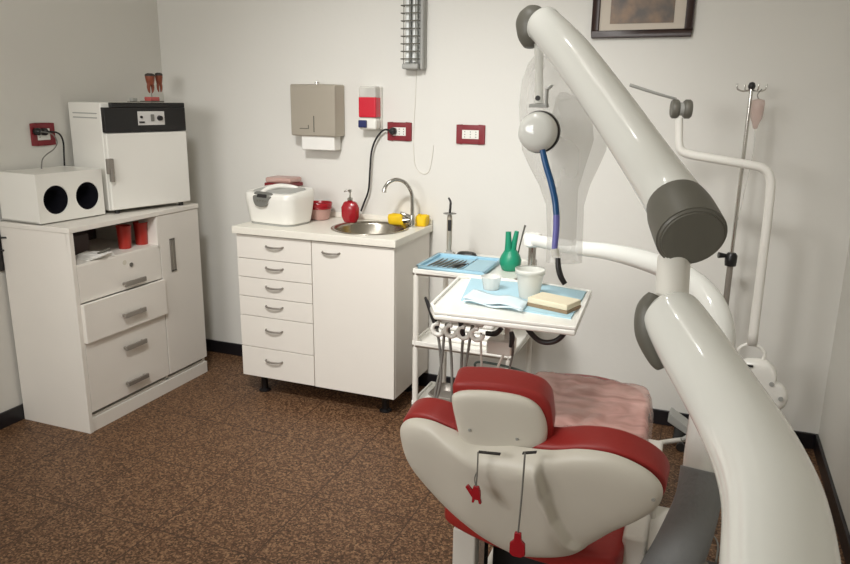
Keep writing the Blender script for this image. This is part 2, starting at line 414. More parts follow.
t=thing('metal_clip','small silver clip lying beside the tooth models on the oven','clip',(.17,p.y,OT))
G().box(-.012,.012,-.028,.062,0,.003).build('strip','grey_plastic',t,local=True)
G().box(-.01,.01,-.016,.020,.003,.02).build('jaw','grey_light',t,local=True,bevel=.003)
# ------------------------------------------------------------------ outlets
def outlet(name,lab,a,b,axis,mods,tabgap=False):
    # a,b : corners of plate
    if axis=='y':
        y=0; x0,x1=sorted((a.x,b.x)); z0,z1=sorted((a.z,b.z)); fr=lambda u0,u1,w0,w1,d0,d1:(u0,u1,-d1,-d0,w0,w1)
    else:
        x0,x1=sorted((a.y,b.y)); z0,z1=sorted((a.z,b.z)); fr=lambda u0,u1,w0,w1,d0,d1:(d0,d1,u0,u1,w0,w1)
    loc=((x0+x1)/2,0,(z0+z1)/2) if axis=='y' else (0,(x0+x1)/2,(z0+z1)/2)
    t=thing(name,lab,'outlet',loc); w=x1-x0; h=z1-z0
    g=G(); m=.03; mh=.024
    g.box(*fr(x0,x0+m,z0,z1,0,.009)).box(*fr(x1-m,x1,z0,z1,0,.009)).box(*fr(x0+m,x1-m,z0,z0+mh,0,.009)).box(*fr(x0+m,x1-m,z1-mh,z1,0,.009))
    g.build('cover_frame','maroon',t,bevel=.002)
    ins=G().box(*fr(x0+m,x1-m,z0+mh,z1-mh,0,.010)).build('insert','white_plastic',t,bevel=.001)
    n=3; ww=(w-2*m)/n
    for k in mods:
        g=G(); cx=x0+m+ww*(k+.5)
        for dz in (-.012,0,.012): g.box(*fr(cx-.002,cx+.002,(z0+z1)/2+dz-.002,(z0+z1)/2+dz+.002,.009,.0106))
        g.build('socket_holes','charcoal',ins)
    return t,loc
outlet('wall_outlet','red-framed wall outlet above the sink with a black plug in it',on(1,0,388,122),on(1,0,412,141),'y',[1,2])
outlet('wall_outlet','red-framed wall outlet without a plug, right of the sink',on(1,0,457,124.5),on(1,0,485,144.5),'y',[0,1,2])
outlet('wall_outlet','red-framed wall outlet on the left wall beside the oven',on(0,0,29,123.5),on(0,0,55,144.5),'x',[0])
# plug + cable above sink
pg=on(1,-.02,393,131)
t=thing('power_cable','black power cable hanging from the outlet behind the sink counter','cable',(pg.x,-.012,pg.z))
G().lathe([(0,0),(.017,0),(.018,.02),(.012,.03),(0,.031)],(pg.x,-.011,pg.z),(0,-1,0),16).build('plug','black_plastic',t,smooth='auto')
G().tube([V3(pg.x,-.035,pg.z)]+[on(1,-.03,*q) for q in ((384,130),(376,139),(371.5,152),(370,170),(368.5,190),(364,203),(361,211))],.0048,10).build('cord','rubber_black',t,smooth=True)
# left plugs with two cables
a=on(0,.03,41,132)
t=thing('power_cable','grey cable curling from the left wall outlet down to the white box','cable',(.0,a.y,a.z),0)
G().lathe([(0,0),(.016,0),(.017,.02),(.01,.03),(0,.031)],(.011,a.y-.012,a.z+.002),(1,0,0),16).build('plug','black_plastic',t,smooth='auto')
G().tube([V3(.04,a.y-.012,a.z+.002),on(0,.05,52,134),on(0,.05,57,142),on(0,.05,54,149),on(0,.05,46,155),on(0,.055,42,161),on(0,.06,41.5,173),V3(.07,on(0,.06,41.5,173).y,HT+.214)],.0028,8).build('cord','hose_grey',t,smooth=True)
t=thing('power_cable','black cable from the left wall outlet running down behind the oven','cable',(.0,a.y+.03,a.z),0)
G().lathe([(0,0),(.016,0),(.017,.02),(.01,.03),(0,.031)],(.011,a.y+.024,a.z),(1,0,0),16).build('plug','black_plastic',t,smooth='auto')
G().tube([V3(.04,a.y+.024,a.z),on(0,.035,58,133),on(0,.018,63,141),on(0,.014,64,155),on(0,.01,65,178)],.004,8).build('cord','rubber_black',t,smooth=True)
# ------------------------------------------------------------------ sink cabinet
SX0,SX1,SY,TZ=.756,1.622,-.474,.87
sc=thing('sink_cabinet','white sink base cabinet with six drawers and one door on black feet','cabinet',((SX0+SX1)/2,-.23,0))
BX0,BX1,BY,BZ=SX0+.012,SX1-.012,SY+.018,.101
BT=TZ-.035
g=G(); g.box(BX0,BX0+.016,BY+.018,-.016,BZ,BT).box(BX1-.016,BX1,BY+.018,-.016,BZ,BT).box(BX0+.016,BX1-.016,BY+.018,-.016,BZ,BZ+.016).box(BX0+.016,BX1-.016,-.022,-.016,BZ+.016,BT)
xm=(BX0+BX1)/2-.004
g.box(xm-.008,xm+.008,BY+.018,-.022,BZ+.016,BT-.0)
g.build('carcass','white_laminate',sc,bevel=.001)
def bow(parent,cx,cz,y,L=.095):
    pts=[V3(cx-L/2,y+.001,cz),V3(cx-L/2+.006,y-.012,cz-.001),V3(cx-L/4,y-.017,cz-.003),V3(cx,y-.019,cz-.004),V3(cx+L/4,y-.017,cz-.003),V3(cx+L/2-.006,y-.012,cz-.001),V3(cx+L/2,y+.001,cz)]
    G().tube(pts,[.005,.0042,.0046,.005,.0046,.0042,.005],10).build('handle','brushed_handle',parent,smooth=True)
tz=[BT-.004]+[on(1,BY,240,q).z for q in (257.5,276,295,314,344.5)]+[BZ]
hz=[248,267.5,288,307,335,365]
for i in range(6):
    d=G().box(BX0+.001,xm-.002,BY,BY+.018,tz[i+1]+.0015,tz[i]-.0015).build('drawer','white_laminate',sc,bevel=.0018)
    bow(d,on(1,BY,274.5,hz[i]).x,(tz[i+1]+tz[i])/2+ (.012 if i<4 else .02),BY)
d=G().box(xm+.002,BX1-.001,BY,BY+.018,BZ,BT-.006).build('door','white_laminate',sc,bevel=.0018)
p=on(1,BY,331,252.5); bow(d,p.x,p.z,BY,.09)
for cx,cy in ((BX0+.08,BY+.07),(BX1-.08,BY+.08),(BX0+.08,-.09),(BX1-.08,-.09)):
    G().lathe([(0,0),(.03,0),(.03,.006),(.018,.014),(.017,BZ-.02),(.026,BZ-.008),(.026,BZ),(0,BZ)],(cx,cy,0),seg=20).build('foot','black_plastic',sc,smooth='auto')
# worktop with round cut-out
cx,cy,br=1.385,-.238,.178
wt=thing('worktop','white speckled worktop with a round sink cut-out and low upstand','worktop',(1.19,-.23,BT))
g=G(); n=96; angs=[2*PI*i/n for i in range(n)]
for X_,Y_ in ((SX0,SY),(SX0,-.002),(SX1,SY),(SX1,-.002)):
    ca=math.atan2(Y_-cy,X_-cx)%(2*PI); i=min(range(n),key=lambda k:abs((angs[k]-ca+PI)%(2*PI)-PI)); angs[i]=ca
rows=[]
for z in (BT,TZ):
    I=[];O=[]
    for a in angs:
        dx,dy=math.cos(a),math.sin(a)
        k=min(((SX1-cx)/dx if dx>1e-9 else (SX0-cx)/dx if dx<-1e-9 else 9),((-.002-cy)/dy if dy>1e-9 else (SY-cy)/dy if dy<-1e-9 else 9))
        I.append(g.v((cx+(br-.008)*dx,cy+(br-.008)*dy,z))); O.append(g.v((cx+k*dx,cy+k*dy,z)))
    rows.append((I,O))
for j in range(n):
    k=(j+1)%n
    for (I,O) in rows: g.bm.faces.new((I[j],I[k],O[k],O[j]))
    for q in (0,1): g.bm.faces.new((rows[0][q][j],rows[0][q][k],rows[1][q][k],rows[1][q][j]))
mat('worktop_speckle',(234,230,218),.35,var=.06,scale=160)
g.build('slab','worktop_speckle',wt,bevel=.003)
G().box(SX0,SX1,-.018,-.002,TZ,TZ+.028).build('upstand','worktop_speckle',wt,bevel=.006,seg=3)
bs=thing('sink_basin','round stainless steel sink basin set into the white worktop','sink',(cx,cy,TZ-.13))
G().lathe([(br+.010,.0005),(br+.010,.003),(br+.004,.005),(br-.008,.003),(br-.012,-.01),(br-.02,-.06),(br-.05,-.115),(.05,-.128),(.022,-.13),(0,-.13),(0,-.133),(.05,-.131),(br-.045,-.118),(br-.016,-.06),(br-.0095,-.005),(br-.0095,.0005)],(cx,cy,TZ),seg=64).build('bowl','steel_basin',bs,smooth=True)
G().lathe([(0,-.129),(.02,-.129),(.024,-.1265),(.02,-.127),(0,-.128)],(cx,cy,TZ),seg=24).build('drain','chrome',bs,smooth=True)
# faucet
fb=on(2,TZ,412.5,226); fb=V3(1.555,-.115,TZ)
ft=thing('faucet','tall curved chrome faucet at the right corner of the sink','faucet',fb)
dvec=(V3(cx,cy,0)-V3(fb.x,fb.y,0)).normalized()
S=lambda a,z: fb+dvec*a+V3(0,0,z)
G().lathe([(0,0),(.024,0),(.024,.006),(.017,.012),(.016,.045),(.012,.06),(0,.062)],fb,seg=24).build('body','chrome',ft,smooth='auto')
G().tube([S(0,.05),S(.0,.12),S(.006,.17),S(.035,.215),S(.075,.232),S(.112,.222),S(.134,.198),S(.140,.172)],[.0095,.0092,.009,.009,.009,.009,.0092,.0115],14).build('spout','chrome',ft,smooth=True)
G().tube([fb+V3(-.005,0,.045),fb+V3(-.03,-.015,.058),fb+V3(-.055,-.02,.07)],[.012,.010,.006],12).build('lever','chrome',ft,smooth=True)
G().cyl(fb+V3(-.012,0,.035),fb+V3(-.045,-.006,.03),.017).build('valve','chrome',ft,smooth='auto')
# yellow cloths
def cloth2(lab,c,w,d,h,seed):
    g=G(); R=[]
    prof=[(.80,0),(.94,.15),(1.0,.5),(.99,.85),(.93,1.0),(.80,.93),(.55,.70),(.25,.6)]
    base=ro(w,d,.018,5)
    for k,z in prof:
        R.append([g.v((c.x+x*k+.004*noise.noise(V3(x*60,y*60,seed+z)),c.y+y*k,c.z+max(0,z*h*(1+.22*noise.noise(V3(x*35+seed,y*30,z)))))) for x,y in base])
    for a,b in zip(R,R[1:]):
        for q in range(len(a)): g.bm.faces.new((a[q],a[(q+1)%len(a)],b[(q+1)%len(a)],b[q]))
    g.bm.faces.new(R[0][::-1]); g.bm.faces.new(R[-1])
    tag(g.build('cleaning_cloth','yellow',smooth=True),lab,'cloth')
# soap bottle
p=V3(1.222,-.125,TZ)
t=thing('soap_bottle','round red soap pump bottle standing beside the sink','bottle',p)
G().lathe([(0,0),(.030,0),(.036,.004),(.048,.03),(.049,.075),(.036,.100),(.026,.106),(.013,.108),(.013,.114),(0,.114)],p,seg=10,sc=(1,.75)).build('bottle_body','red_plastic',t,smooth=False,bevel=.003)
G().lathe([(.014,.113),(.014,.124),(.006,.128),(.004,.15),(.009,.153),(.009,.166),(0,.168)],p,seg=18).build('pump','chrome',t,smooth='auto')
G().tube([p+V3(0,0,.16),p+V3(-.012,-.008,.161),p+V3(-.026,-.016,.155)],[.005,.004,.003],10).build('nozzle','chrome',t,smooth=True)
# bowl with red lid
p=V3(1.035,-.11,TZ)
t=thing('lidded_tub','translucent pinkish tub with a red lid beside the ultrasonic cleaner','tub',p)
G().lathe([(0,0),(.045,0),(.052,.004),(.063,.055),(.064,.062),(.061,.062),(.050,.006),(0,.004)],p,seg=32).build('tub_body','pink_clear',t,smooth='auto')
G().lathe([(.0,.064),(.058,.064),(.067,.068),(.069,.084),(.067,.088),(.063,.076),(.0,.070)],p,seg=32).build('lid','red_plastic',t,smooth='auto')
G().lathe([(.061,.058),(.067,.058),(.068,.066),(.062,.066)],p,seg=32).build('rim','red_plastic',t,smooth=True)
# box behind cleaner
p=V3(.822,-.098,TZ)
t=thing('instrument_box','tall pale box with a dark red band behind the ultrasonic cleaner','box',p)
G().box(p.x-.072,p.x+.072,p.y-.055,p.y+.055,TZ,TZ+.160).build('box_body','off_white',t,bevel=.006,seg=3)
G().box(p.x-.079,p.x+.079,p.y-.062,p.y+.062,TZ+.158,TZ+.178).build('band','red_dark',t,bevel=.004)
G().box(p.x-.076,p.x+.076,p.y-.059,p.y+.059,TZ+.178,TZ+.206).build('lid','pink_clear',t,bevel=.01,seg=3)
# ultrasonic cleaner
ua=math.radians(-8); uc=V3(.915,-.285,TZ)
t=thing('ultrasonic_cleaner','white rounded ultrasonic cleaner with grey keypad on the left of the worktop','cleaner',uc,ua)
g=G()
def ro(w,d,r,n=6):
    out=[]
    for sx,sy,a0 in ((1,1,0),(-1,1,90),(-1,-1,180),(1,-1,270)):
        for k in range(n+1):
            a=math.radians(a0+90*k/n); out.append((sx*(w/2-r)+r*math.cos(a),sy*(d/2-r)+r*math.sin(a)))
    return out
def loft(g,secs,capb=True,capt=True):
    R=[]
    for (w,d,r,z,ox,oy,tl) in secs: R.append([g.v((x+ox,y+oy,z+tl*y)) for x,y in ro(w,d,r)])
    for a,b in zip(R,R[1:]):
        for j in range(len(a)): g.bm.faces.new((a[j],a[(j+1)%len(a)],b[(j+1)%len(a)],b[j]))
    if capb: g.bm.faces.new(R[0][::-1])
    if capt: g.bm.faces.new(R[-1])
loft(g,[(.255,.18,.05,.006,0,0,0),(.275,.20,.055,.012,0,0,0),(.292,.215,.055,.07,0,0,0),(.302,.224,.05,.13,0,0,.04),(.301,.222,.05,.156,0,0,.08),(.290,.212,.045,.164,0,0,.08),(.25,.17,.04,.164,0,0,.08),(.245,.165,.04,.158,0,0,.08)])
g.build('housing','white_plastic',t,smooth='auto',local=True)
g=G(); loft(g,[(.262,.19,.05,.0,0,0,0),(.266,.194,.052,.009,0,0,0)]); g.build('base_ring','grey_light',t,smooth='auto',local=True)
g=G(); loft(g,[(.244,.160,.04,.158,0,0,.08),(.240,.157,.04,.166,0,0,.08),(.21,.13,.04,.170,0,0,.08)]); ld=g.build('lid','grey_light',t,smooth='auto',local=True)
g=G(); 
g.tube([(-.035,-.09,.158),(-.03,-.05,.172),(-.005,0,.182),(.035,.04,.178),(.07,.055,.172)],[.010,.012,.012,.011,.008],12); g.build('lid_handle','white_plastic',ld,smooth=True,local=True)
q=G(); fr=(V3(-.018,-.1135,.128),V3(1,0,0),V3(0,.28,.96).normalized(),V3(0,-.96,.28).normalized())
q.pad([(-.058,.012),(-.045,.034),(0,.038),(.056,.034),(.068,.020),(.046,.0),(.034,-.030),(-.005,-.038),(-.04,-.026)],fr,.003,.004); kp=q.build('keypad','display',t,smooth='auto',local=True)
g=G(); O,u_,v_,n_=fr
g.prism([(-.03,.008),(.032,.008),(.03,.024),(-.026,.024)],.002,.0042,fr); g.build('screen','charcoal',kp,local=True)
for i in range(4):
    x=-.022+.017*i; G().prism([(x-.005,-.014),(x+.005,-.014),(x+.005,-.004),(x-.005,-.004)],.002,.0046,fr).build('button','grey_plastic',kp,local=True)
G().box(-.138,-.130,-.062,-.05,.006,.034).build('power_switch','charcoal',t,local=True,bevel=.002)
cloth2('bright yellow folded cloth behind the sink, left of the faucet',V3(1.462,-.068,TZ),.098,.078,.048,1.3)
cloth2('bright yellow folded cloth at the right end of the worktop, right of the faucet',V3(1.588,-.062,TZ),.058,.075,.052,4.7)
# ------------------------------------------------------------------ wall things above sink
a=on(1,-.10,289.5,84); b=on(1,-.10,336,137)
t=thing('towel_dispenser','brushed steel paper towel dispenser on the back wall','dispenser',((a.x+b.x)/2,0,b.z))
x0,x1,z0,z1=a.x,b.x,b.z,a.z
G().box(x0,x1,-.10,-.0,z0,z1).build('case','steel',t,bevel=.008,seg=3)
xm=(x0+x1)/2
G().box(x0+.004,x1-.004,-.1025,-.099,z0+.004,z1-.012).build('front_door','steel',t,bevel=.002)
G().cyl((xm,-.05,z1-.002),(xm,-.05,z1+.012),.012).build('lock','chrome',t,smooth='auto')
g=G(); g.box(xm+.004,xm+.009,-.104,-.102,z0+.02,z0+.10).box(xm-.075,xm-.025,-.104,-.102,z0+.035,z0+.039); g.box(xm-.027,xm-.023,-.104,-.102,z0+.035,z0+.055)
g.build('refill_slot','grey_plastic',t)
tag(G().box(x0+.05,x1-.018,-.085,-.015,z0-.07,z0+.004).build('paper_towels','paper',bevel=.006,seg=3),'white paper towels sticking out under the steel dispenser','paper towels')
a=on(1,-.08,358,86); b=on(1,-.08,376,130)
t=thing('soap_dispenser','wall soap dispenser filled with red liquid and a blue push button','dispenser',((a.x+b.x)/2,0,b.z))
x0,x1,z1,z0=a.x,b.x,a.z,b.z; hh=z1-z0
G().box(x0,x1,-.02,0,z0,z1).build('back_plate','white_plastic',t,bevel=.004)
G().box(x0+.002,x1-.002,-.08,-.02,z0+hh*.27,z1).build('reservoir','milky',t,bevel=.008,seg=3)
G().box(x0+.001,x1-.001,-.0815,-.02,z0+hh*.28,z0+hh*.76).build('red_soap','red_liquid',t,bevel=.007,seg=3)
G().box(x0,x1,-.08,-.02,z0,z0+hh*.27).build('pump_housing','white_plastic',t,bevel=.012,seg=3)
G().box(x0+.004,x0+(x1-x0)*.5,-.092,-.078,z0+.01,z0+hh*.22).build('push_button','blue_button',t,bevel=.004)
# emergency lamp, vertical
a=on(1,-.05,403,70); b=on(1,-.05,419,70); z0=a.z; x0,x1=a.x,b.x
t=thing('tube_lamp','upright tube lamp with a wire guard high on the back wall','lamp',((x0+x1)/2,0,z0))
G().box(x0,x1+.02,-.03,0,z0,z0+.62).build('lamp_housing','grey_light',t,bevel=.008,seg=3)
G().box(x1+.003,x1+.02,-.055,-.028,z0+.0,z0+.62).build('side_rail','grey_light',t,bevel=.01,seg=3)
xm=(x0+x1)/2
for s in (-.018,.018): G().tube([(xm+s,-.045,z0+.035),(xm+s,-.045,z0+.59)],.0125,16).build('tube','lamp_tube',t,smooth='auto')
G().box(x0,x1,-.07,-.028,z0+.003,z0+.03).build('end_cap','grey_light',t,bevel=.008,seg=3)
g=G()
for k in range(17): 
    z=z0+.05+k*.034; g.tube([(x0-.003,-.03,z),(x0-.003,-.07,z),(x1+.003,-.07,z),(x1+.003,-.03,z)],.003,6,smoothed=False)
for x in (x0+.012,xm,x1-.012): g.tube([(x,-.0725,z0+.028),(x,-.0725,z0+.6)],.0018,6)
g.build('wire_guard','grey_plastic',t,smooth='auto')
pts=[on(1,-.0023,*q) for q in ((416,70),(415.5,95),(414,120),(413.5,145),(415,165),(421,173),(429,171),(433,150),(433,145))]
G().tube(pts,.0022,8).build('lamp_cable','off_white',t,smooth=True)
# picture
a=on(1,-.02,591,37.5); b=on(1,-.02,691,37.5); z0=(a.z+b.z)/2; x0,x1=a.x,b.x; ph=.33
t=thing('framed_picture','dark wooden framed brown print hanging on the back wall','picture',((x0+x1)/2,0,z0))
g=G(); fwid=.03
g.box(x0,x1,-.022,0,z0,z0+fwid).box(x0,x1,-.022,0,z0+ph-fwid,z0+ph).box(x0,x0+fwid,-.022,0,z0+fwid,z0+ph-fwid).box(x1-fwid,x1,-.022,0,z0+fwid,z0+ph-fwid)
g.build('frame','frame_wood',t,bevel=.003)
G().box(x0+fwid,x1-fwid,-.012,-.002,z0+fwid,z0+ph-fwid).build('mat_board','mat_board',t)
G().box(x0+.075,x1-.075,-.0145,-.011,z0+.058,z0+ph-.06).build('print','print',t)
# ------------------------------------------------------------------ trolley
TX0,TX1,TY0,TY1=1.79,2.20,-.64,-.27
tr=thing('instrument_trolley','white three-shelf trolley between the sink cabinet and the dental tray','trolley',((TX0+TX1)/2,(TY0+TY1)/2,0))
for z,nm in ((.79,'shelf'),(.475,'shelf'),(.20,'shelf')):
    g=G(); zt=z; TY1=-.27 if z>.3 else -.42
    g.box(TX0-.012,TX1+.012,TY0-.012,TY1+.012,zt-.02,zt-.006)
    g.box(TX0-.012,TX1+.012,TY0-.012,TY0-.006,zt-.02,zt+.006).box(TX0-.012,TX1+.012,TY1+.006,TY1+.012,zt-.02,zt+.006).box(TX0-.012,TX0-.006,TY0-.006,TY1+.006,zt-.02,zt+.006).box(TX1+.006,TX1+.012,TY0-.006,TY1+.006,zt-.02,zt+.006)
    g.build(nm,'white_plastic',tr,bevel=.002)
TY1=-.27
for x in (TX0,TX1):
    for y in (TY0,TY1):
        G().cyl((x,y,.06),(x,y,.784),.0125,seg=16).build('post','off_white',tr,smooth='auto')
        G().lathe([(0,-.012),(.026,-.012),(.03,-.008),(.03,.008),(.026,.012),(0,.012)],(x,y,.03),(0,1,0),20).build('caster','charcoal',tr,smooth='auto')
ST=.784
# steel tray on the bottom shelf
t=thing('steel_tray','shallow steel tray on the bottom shelf of the trolley','tray',(2.0,-.5,.194))
g=G(); loft(g,[(.28,.13,.03,0,0,0,0),(.31,.16,.035,.03,0,0,0),(.32,.17,.035,.03,0,0,0),(.31,.16,.035,.034,0,0,0),(.27,.12,.03,.004,0,0,0)]); 
g.build('tray_body','brushed_handle',t,smooth='auto',local=True)
t.location=(1.99,-.53,.194)
# white box on middle shelf
t=thing('folded_towel','folded white towel on the middle shelf of the trolley','towel',(2.0,-.5,.469))
for k in range(4): G().box(1.86+.004*k,2.12-.003*k,-.58,-.36,.4695+.026*k,.494+.026*k).build('fold','paper',t,bevel=.011,seg=4)
# blue instrument tray
ta=on(2,ST,422,265); 
BTX=[on(2,ST,*q) for q in ((419,266),(491,271),(498,257),(431,254))]
t=thing('instrument_tray','light blue plastic tray of instruments on the top shelf of the trolley','tray',(1.93,-.45,ST))
x0,x1,y0,y1=BTX[0].x+.01,BTX[1].x,-.61,-.33
print('bluetray',BTX)
g=G()
g.box(x0,x1,y0,y1,ST,ST+.005); e=.012; hgt=.018
g.box(x0,x1,y0,y0+e,ST,ST+hgt).box(x0,x1,y1-e,y1,ST,ST+hgt).box(x0,x0+e,y0,y1,ST,ST+hgt).box(x1-e,x1,y0,y1,ST,ST+hgt)
g.box(x0+(x1-x0)*.62,x0+(x1-x0)*.62+.006,y0+e,y1-e,ST,ST+.014)
g.build('tray_body','blue_tray',t,bevel=.004,seg=3)
G().box(x1-.105,x1-.02,y0+.03,y1-.03,ST+.005,ST+.011).build('liner','blue_liner',t,bevel=.002)
for k in range(7):
    xx=x0+.035+k*.022; yy=y0+.03
    o=G().tube([V3(xx,yy+random.uniform(0,.03),ST+.0095),V3(xx+.012,yy+.09,ST+.0105),V3(xx+.02+random.uniform(-.01,.01),yy+.18,ST+.0095)],[.002,.0042,.0016],8).build('hand_instrument','grey_plastic',smooth=True)
    tag(o,'slim grey metal hand instrument lying in the light blue tray','instrument','hand instruments in the blue tray')
p=V3(x0+(x1-x0)*.55+.0,(y0+y1)/2-.05,ST+.011)
tag(G().tube([p+V3(-.02,-.03,0),p+V3(0,0,.002),p+V3(.025,.04,0)],[.005,.007,.004],10).build('mirror_handle','charcoal',smooth=True),'thick black handled instrument across the divider of the blue tray','instrument')
# curing light on stand
p=on(2,ST,449,253); p.y=-.30; p=on(1,-.31,449,251); p.z=ST
print('curing',p)
t=thing('curing_light','curing light wand upright in its small stand at the back of the trolley','curing light',p)
G().lathe([(0,0),(.03,0),(.032,.006),(.02,.018),(.013,.022),(.013,.03),(0,.03)],p,seg=24).build('stand_base','grey_light',t,smooth='auto')
G().lathe([(0,.03),(.010,.03),(.012,.06),(.0125,.165),(.010,.19),(0,.192)],p,seg=18).build('wand','steel',t,smooth='auto')
G().box(p.x-.004,p.x+.012,p.y-.014,p.y-.010,p.z+.12,p.z+.17).build('switch','charcoal',t,bevel=.002)
G().lathe([(0,.192),(.006,.192),(.030,.196),(.030,.198),(.006,.20),(0,.20)],p,seg=24).build('shield_disc','hose_grey',t,smooth='auto')
G().tube([p+V3(0,0,.198),p+V3(.002,0,.23),p+V3(.002,0,.25),p+V3(-.008,0,.268)],[.0055,.0055,.005,.004],10).build('light_guide','charcoal',t,smooth=True)
q=on(1,-.30,466,251); q.z=ST
t=thing('mouse_shaped_cup','small black rounded device lying beside the curing light','device',q)
G().pad([(-.045,0),(-.03,.022),(.01,.028),(.045,.018),(.05,-.01),(.01,-.024),(-.03,-.018)],(q+V3(0,0,.001),V3(1,0,0),V3(0,1,0),V3(0,0,1)),.026,0).build('shell','charcoal',t,smooth=True)
t.name='charger_pod'
G().tube([q+V3(.045,0,.006),q+V3(.08,.015,.004),q+V3(.13,.01,.003),q+V3(.17,.0,.003)],.003,8).build('cord','charcoal',t,smooth=True)
# green bulb with prongs
p=on(1,-.46,510,271); p.z=ST
print('green',p)
t=thing('mixing_bowl_holder','green rubber pot with two upright prongs on the trolley','pot',p); t.name='rubber_air_bulb'; t['label']='green rubber bulb with two upright prongs on the trolley'; t['category']='rubber bulb'
G().lathe([(0,0),(.03,0),(.036,.004),(.045,.03),(.046,.045),(.040,.062),(.028,.082),(.018,.094),(0,.098)],p,seg=32).build('bulb','green_rubber',t,smooth=True)
G().tube([p+V3(-.006,0,.02),p+V3(-.008,-.012,.1),p+V3(-.011,-.012,.165)],[.024,.015,.011],14).build('prong','green_rubber',t,smooth='auto')
G().tube([p+V3(.008,0,.08),p+V3(.014,-.002,.12),p+V3(.022,0,.168)],[.014,.012,.009],14).build('prong','green_rubber',t,smooth='auto')
tag(G().tube([p+V3(.012,.055,.0),p+V3(.02,.06,.08),p+V3(.037,.06,.165),p+V3(.042,.06,.185)],[.003,.003,.004,.005],8).build('brush','grey_plastic',smooth=True),'thin grey brush leaning up behind the green rubber bulb','brush')
# ------------------------------------------------------------------ delivery tray
DZ=.87
dt=thing('delivery_tray','white dental delivery tray table lined with light blue paper, carried on a bent arm','tray table',(2.33,-1.2,DZ-.03))
poly=[on(2,DZ,*q) for q in ((430,303),(434,311),(576,327),(592,290),(548,283),(468,275),(458,276))]
poly=[(q.x,q.y) for q in poly]
g=G(); g.prism(poly,DZ-.028,DZ-.010)
cxx=sum(p[0] for p in poly)/7; cyy=sum(p[1] for p in poly)/7
def shr(k): return [(cxx+(a-cxx)*k,cyy+(b-cyy)*k) for a,b in poly]
g.build('tray_base','white_plastic',dt,bevel=.006,seg=3)
g=G(); I=shr(.955); n=7
A=[g.v((*p,DZ-.010)) for p in poly]; B=[g.v((*p,DZ)) for p in poly]; Ci=[g.v((*p,DZ)) for p in I]; Di=[g.v((*p,DZ-.010)) for p in I]
for i in range(n):
    k=(i+1)%n
    g.bm.faces.new((A[i],A[k],B[k],B[i])); g.bm.faces.new((B[i],B[k],Ci[k],Ci[i])); g.bm.faces.new((Ci[i],Ci[k],Di[k],Di[i])); g.bm.faces.new((Di[i],Di[k],A[k],A[i]))
g.build('raised_rim','white_plastic',dt,bevel=.002)
lq=[on(2,DZ-.006,*q) for q in ((461,300),(571,318),(586,292),(548,285.5),(471,278.5))]
G().prism([(q.x,q.y) for q in lq],DZ-.010,DZ-.004).build('paper_liner','blue_liner',dt)
LZ=DZ-.004
p=on(1,poly[2][1],508,328)
G().lathe([(0,0),(.012,0),(.013,.006),(.009,.016),(0,.018)],on(1,-1.345,509,323),(0,-1,0),18).build('knob','white_plastic',dt,smooth='auto')
# handpiece holder under left front
a=on(1,-1.345,432,323); b=on(1,-1.345,480,327)
g=G(); g.box(a.x,b.x,-1.32,-1.27,a.z-.005,DZ-.028); hb=g.build('holder_bar','white_plastic',dt,bevel=.005)
for k in range(4):
    cxh=a.x+.022+k*.042
    g=G(); g.tube([(cxh+.018*math.cos(w),-1.348,a.z-.016+.018*math.sin(w)) for w in [math.radians(-50+i*280/12)+PI/2+.7 for i in range(13)]],.0075,10)
    g.build('hook_ring','white_plastic',hb,smooth=True)
hp=[((425,297),(431,311),(437,328),(440,350),(441,378),(436,402)),((447,324),(444,336),(443,348),(441,366),(437,384),(434,402)),((447,323),(449,333),(451,352),(452,380),(451,404)),((459,313),(461,324),(463,336),(462,352),(461,372),(460,398)),((473,326),(470,338),(468,352),(465,368),(462,384),(461,400))]
labs=['charcoal dental handpiece with hose hanging at the left corner of the tray','short grey tubing hanging second from the left under the tray','grey dental tubing hanging straight down in the middle of the holder','black dental handpiece with hose hanging fourth from the left under the tray','grey dental tubing at the right end of the handpiece holder']
for i,(q,lab) in enumerate(zip(hp,labs)):
    yv=-1.348+.006*(i==2); P=[on(1,yv+.002*j,*s) for j,s in enumerate(q)]
    t=thing('dental_handpiece',lab,'handpiece',P[2],0)
    if i in (0,3):
        G().tube(P[:3],[.004,.0085,.0085],12).build('handle','charcoal',t,smooth='auto')
        G().tube([P[2]+V3(0,0,.01)]+P[2:],[.0045]*(len(P)-1),10).build('hose','hose_grey',t,smooth=True)
    else:
        G().tube(P[:2],[.0065,.0065],12).build('handle','grey_plastic',t,smooth='auto')
        G().tube(P[1:],[.0045]*(len(P)-1),10).build('hose','hose_grey',t,smooth=True)
# arm post and under-tray bracket
pc=on(2,DZ,533,290); pc=V3(2.372,-1.09,DZ)
y_=pc.y
# bracket
g=G(); a=on(1,-1.2,488,338); b=on(1,-1.2,512,355)
G().box(a.x,b.x,-1.22,-1.14,b.z,a.z).build('junction_block','off_white',dt,bevel=.006)
G().box(b.x-.03,b.x-.012,-1.19,-1.17,a.z-.005,DZ-.028).build('bracket_stem','off_white',dt)
c=on(1,-1.225,492,333); G().tube([c+V3(-.02,0,-.004),c+V3(.012,0,.0),c+V3(.03,.0,.02)],[.008,.009,.008],12).build('clamp_knob','black_plastic',dt,smooth='auto')
c=on(1,-1.225,511,338); G().tube([c+V3(0,0,.02),c+V3(.004,0,0),c+V3(.0,0,-.03)],[.007,.009,.006],12).build('valve_body','charcoal',dt,smooth='auto')
t=G().tube([on(1,-1.24,*q) for q in ((524,322),(530,332),(540,341),(552,342),(561,337),(567,328))],.0085,12).build('tray_handle','charcoal',dt,smooth=True)
def hose(name,lab,pts,y,r,mt):
    o=G().tube([on(1,y,*q) for q in pts],r,10).build(name,mt,dt,smooth=True); o['label']=lab
hose('supply_hose','white tube crossing under the delivery tray towards the headrest',((508,345),(500,362),(493,378),(486,400)),-1.21,.0042,'off_white')
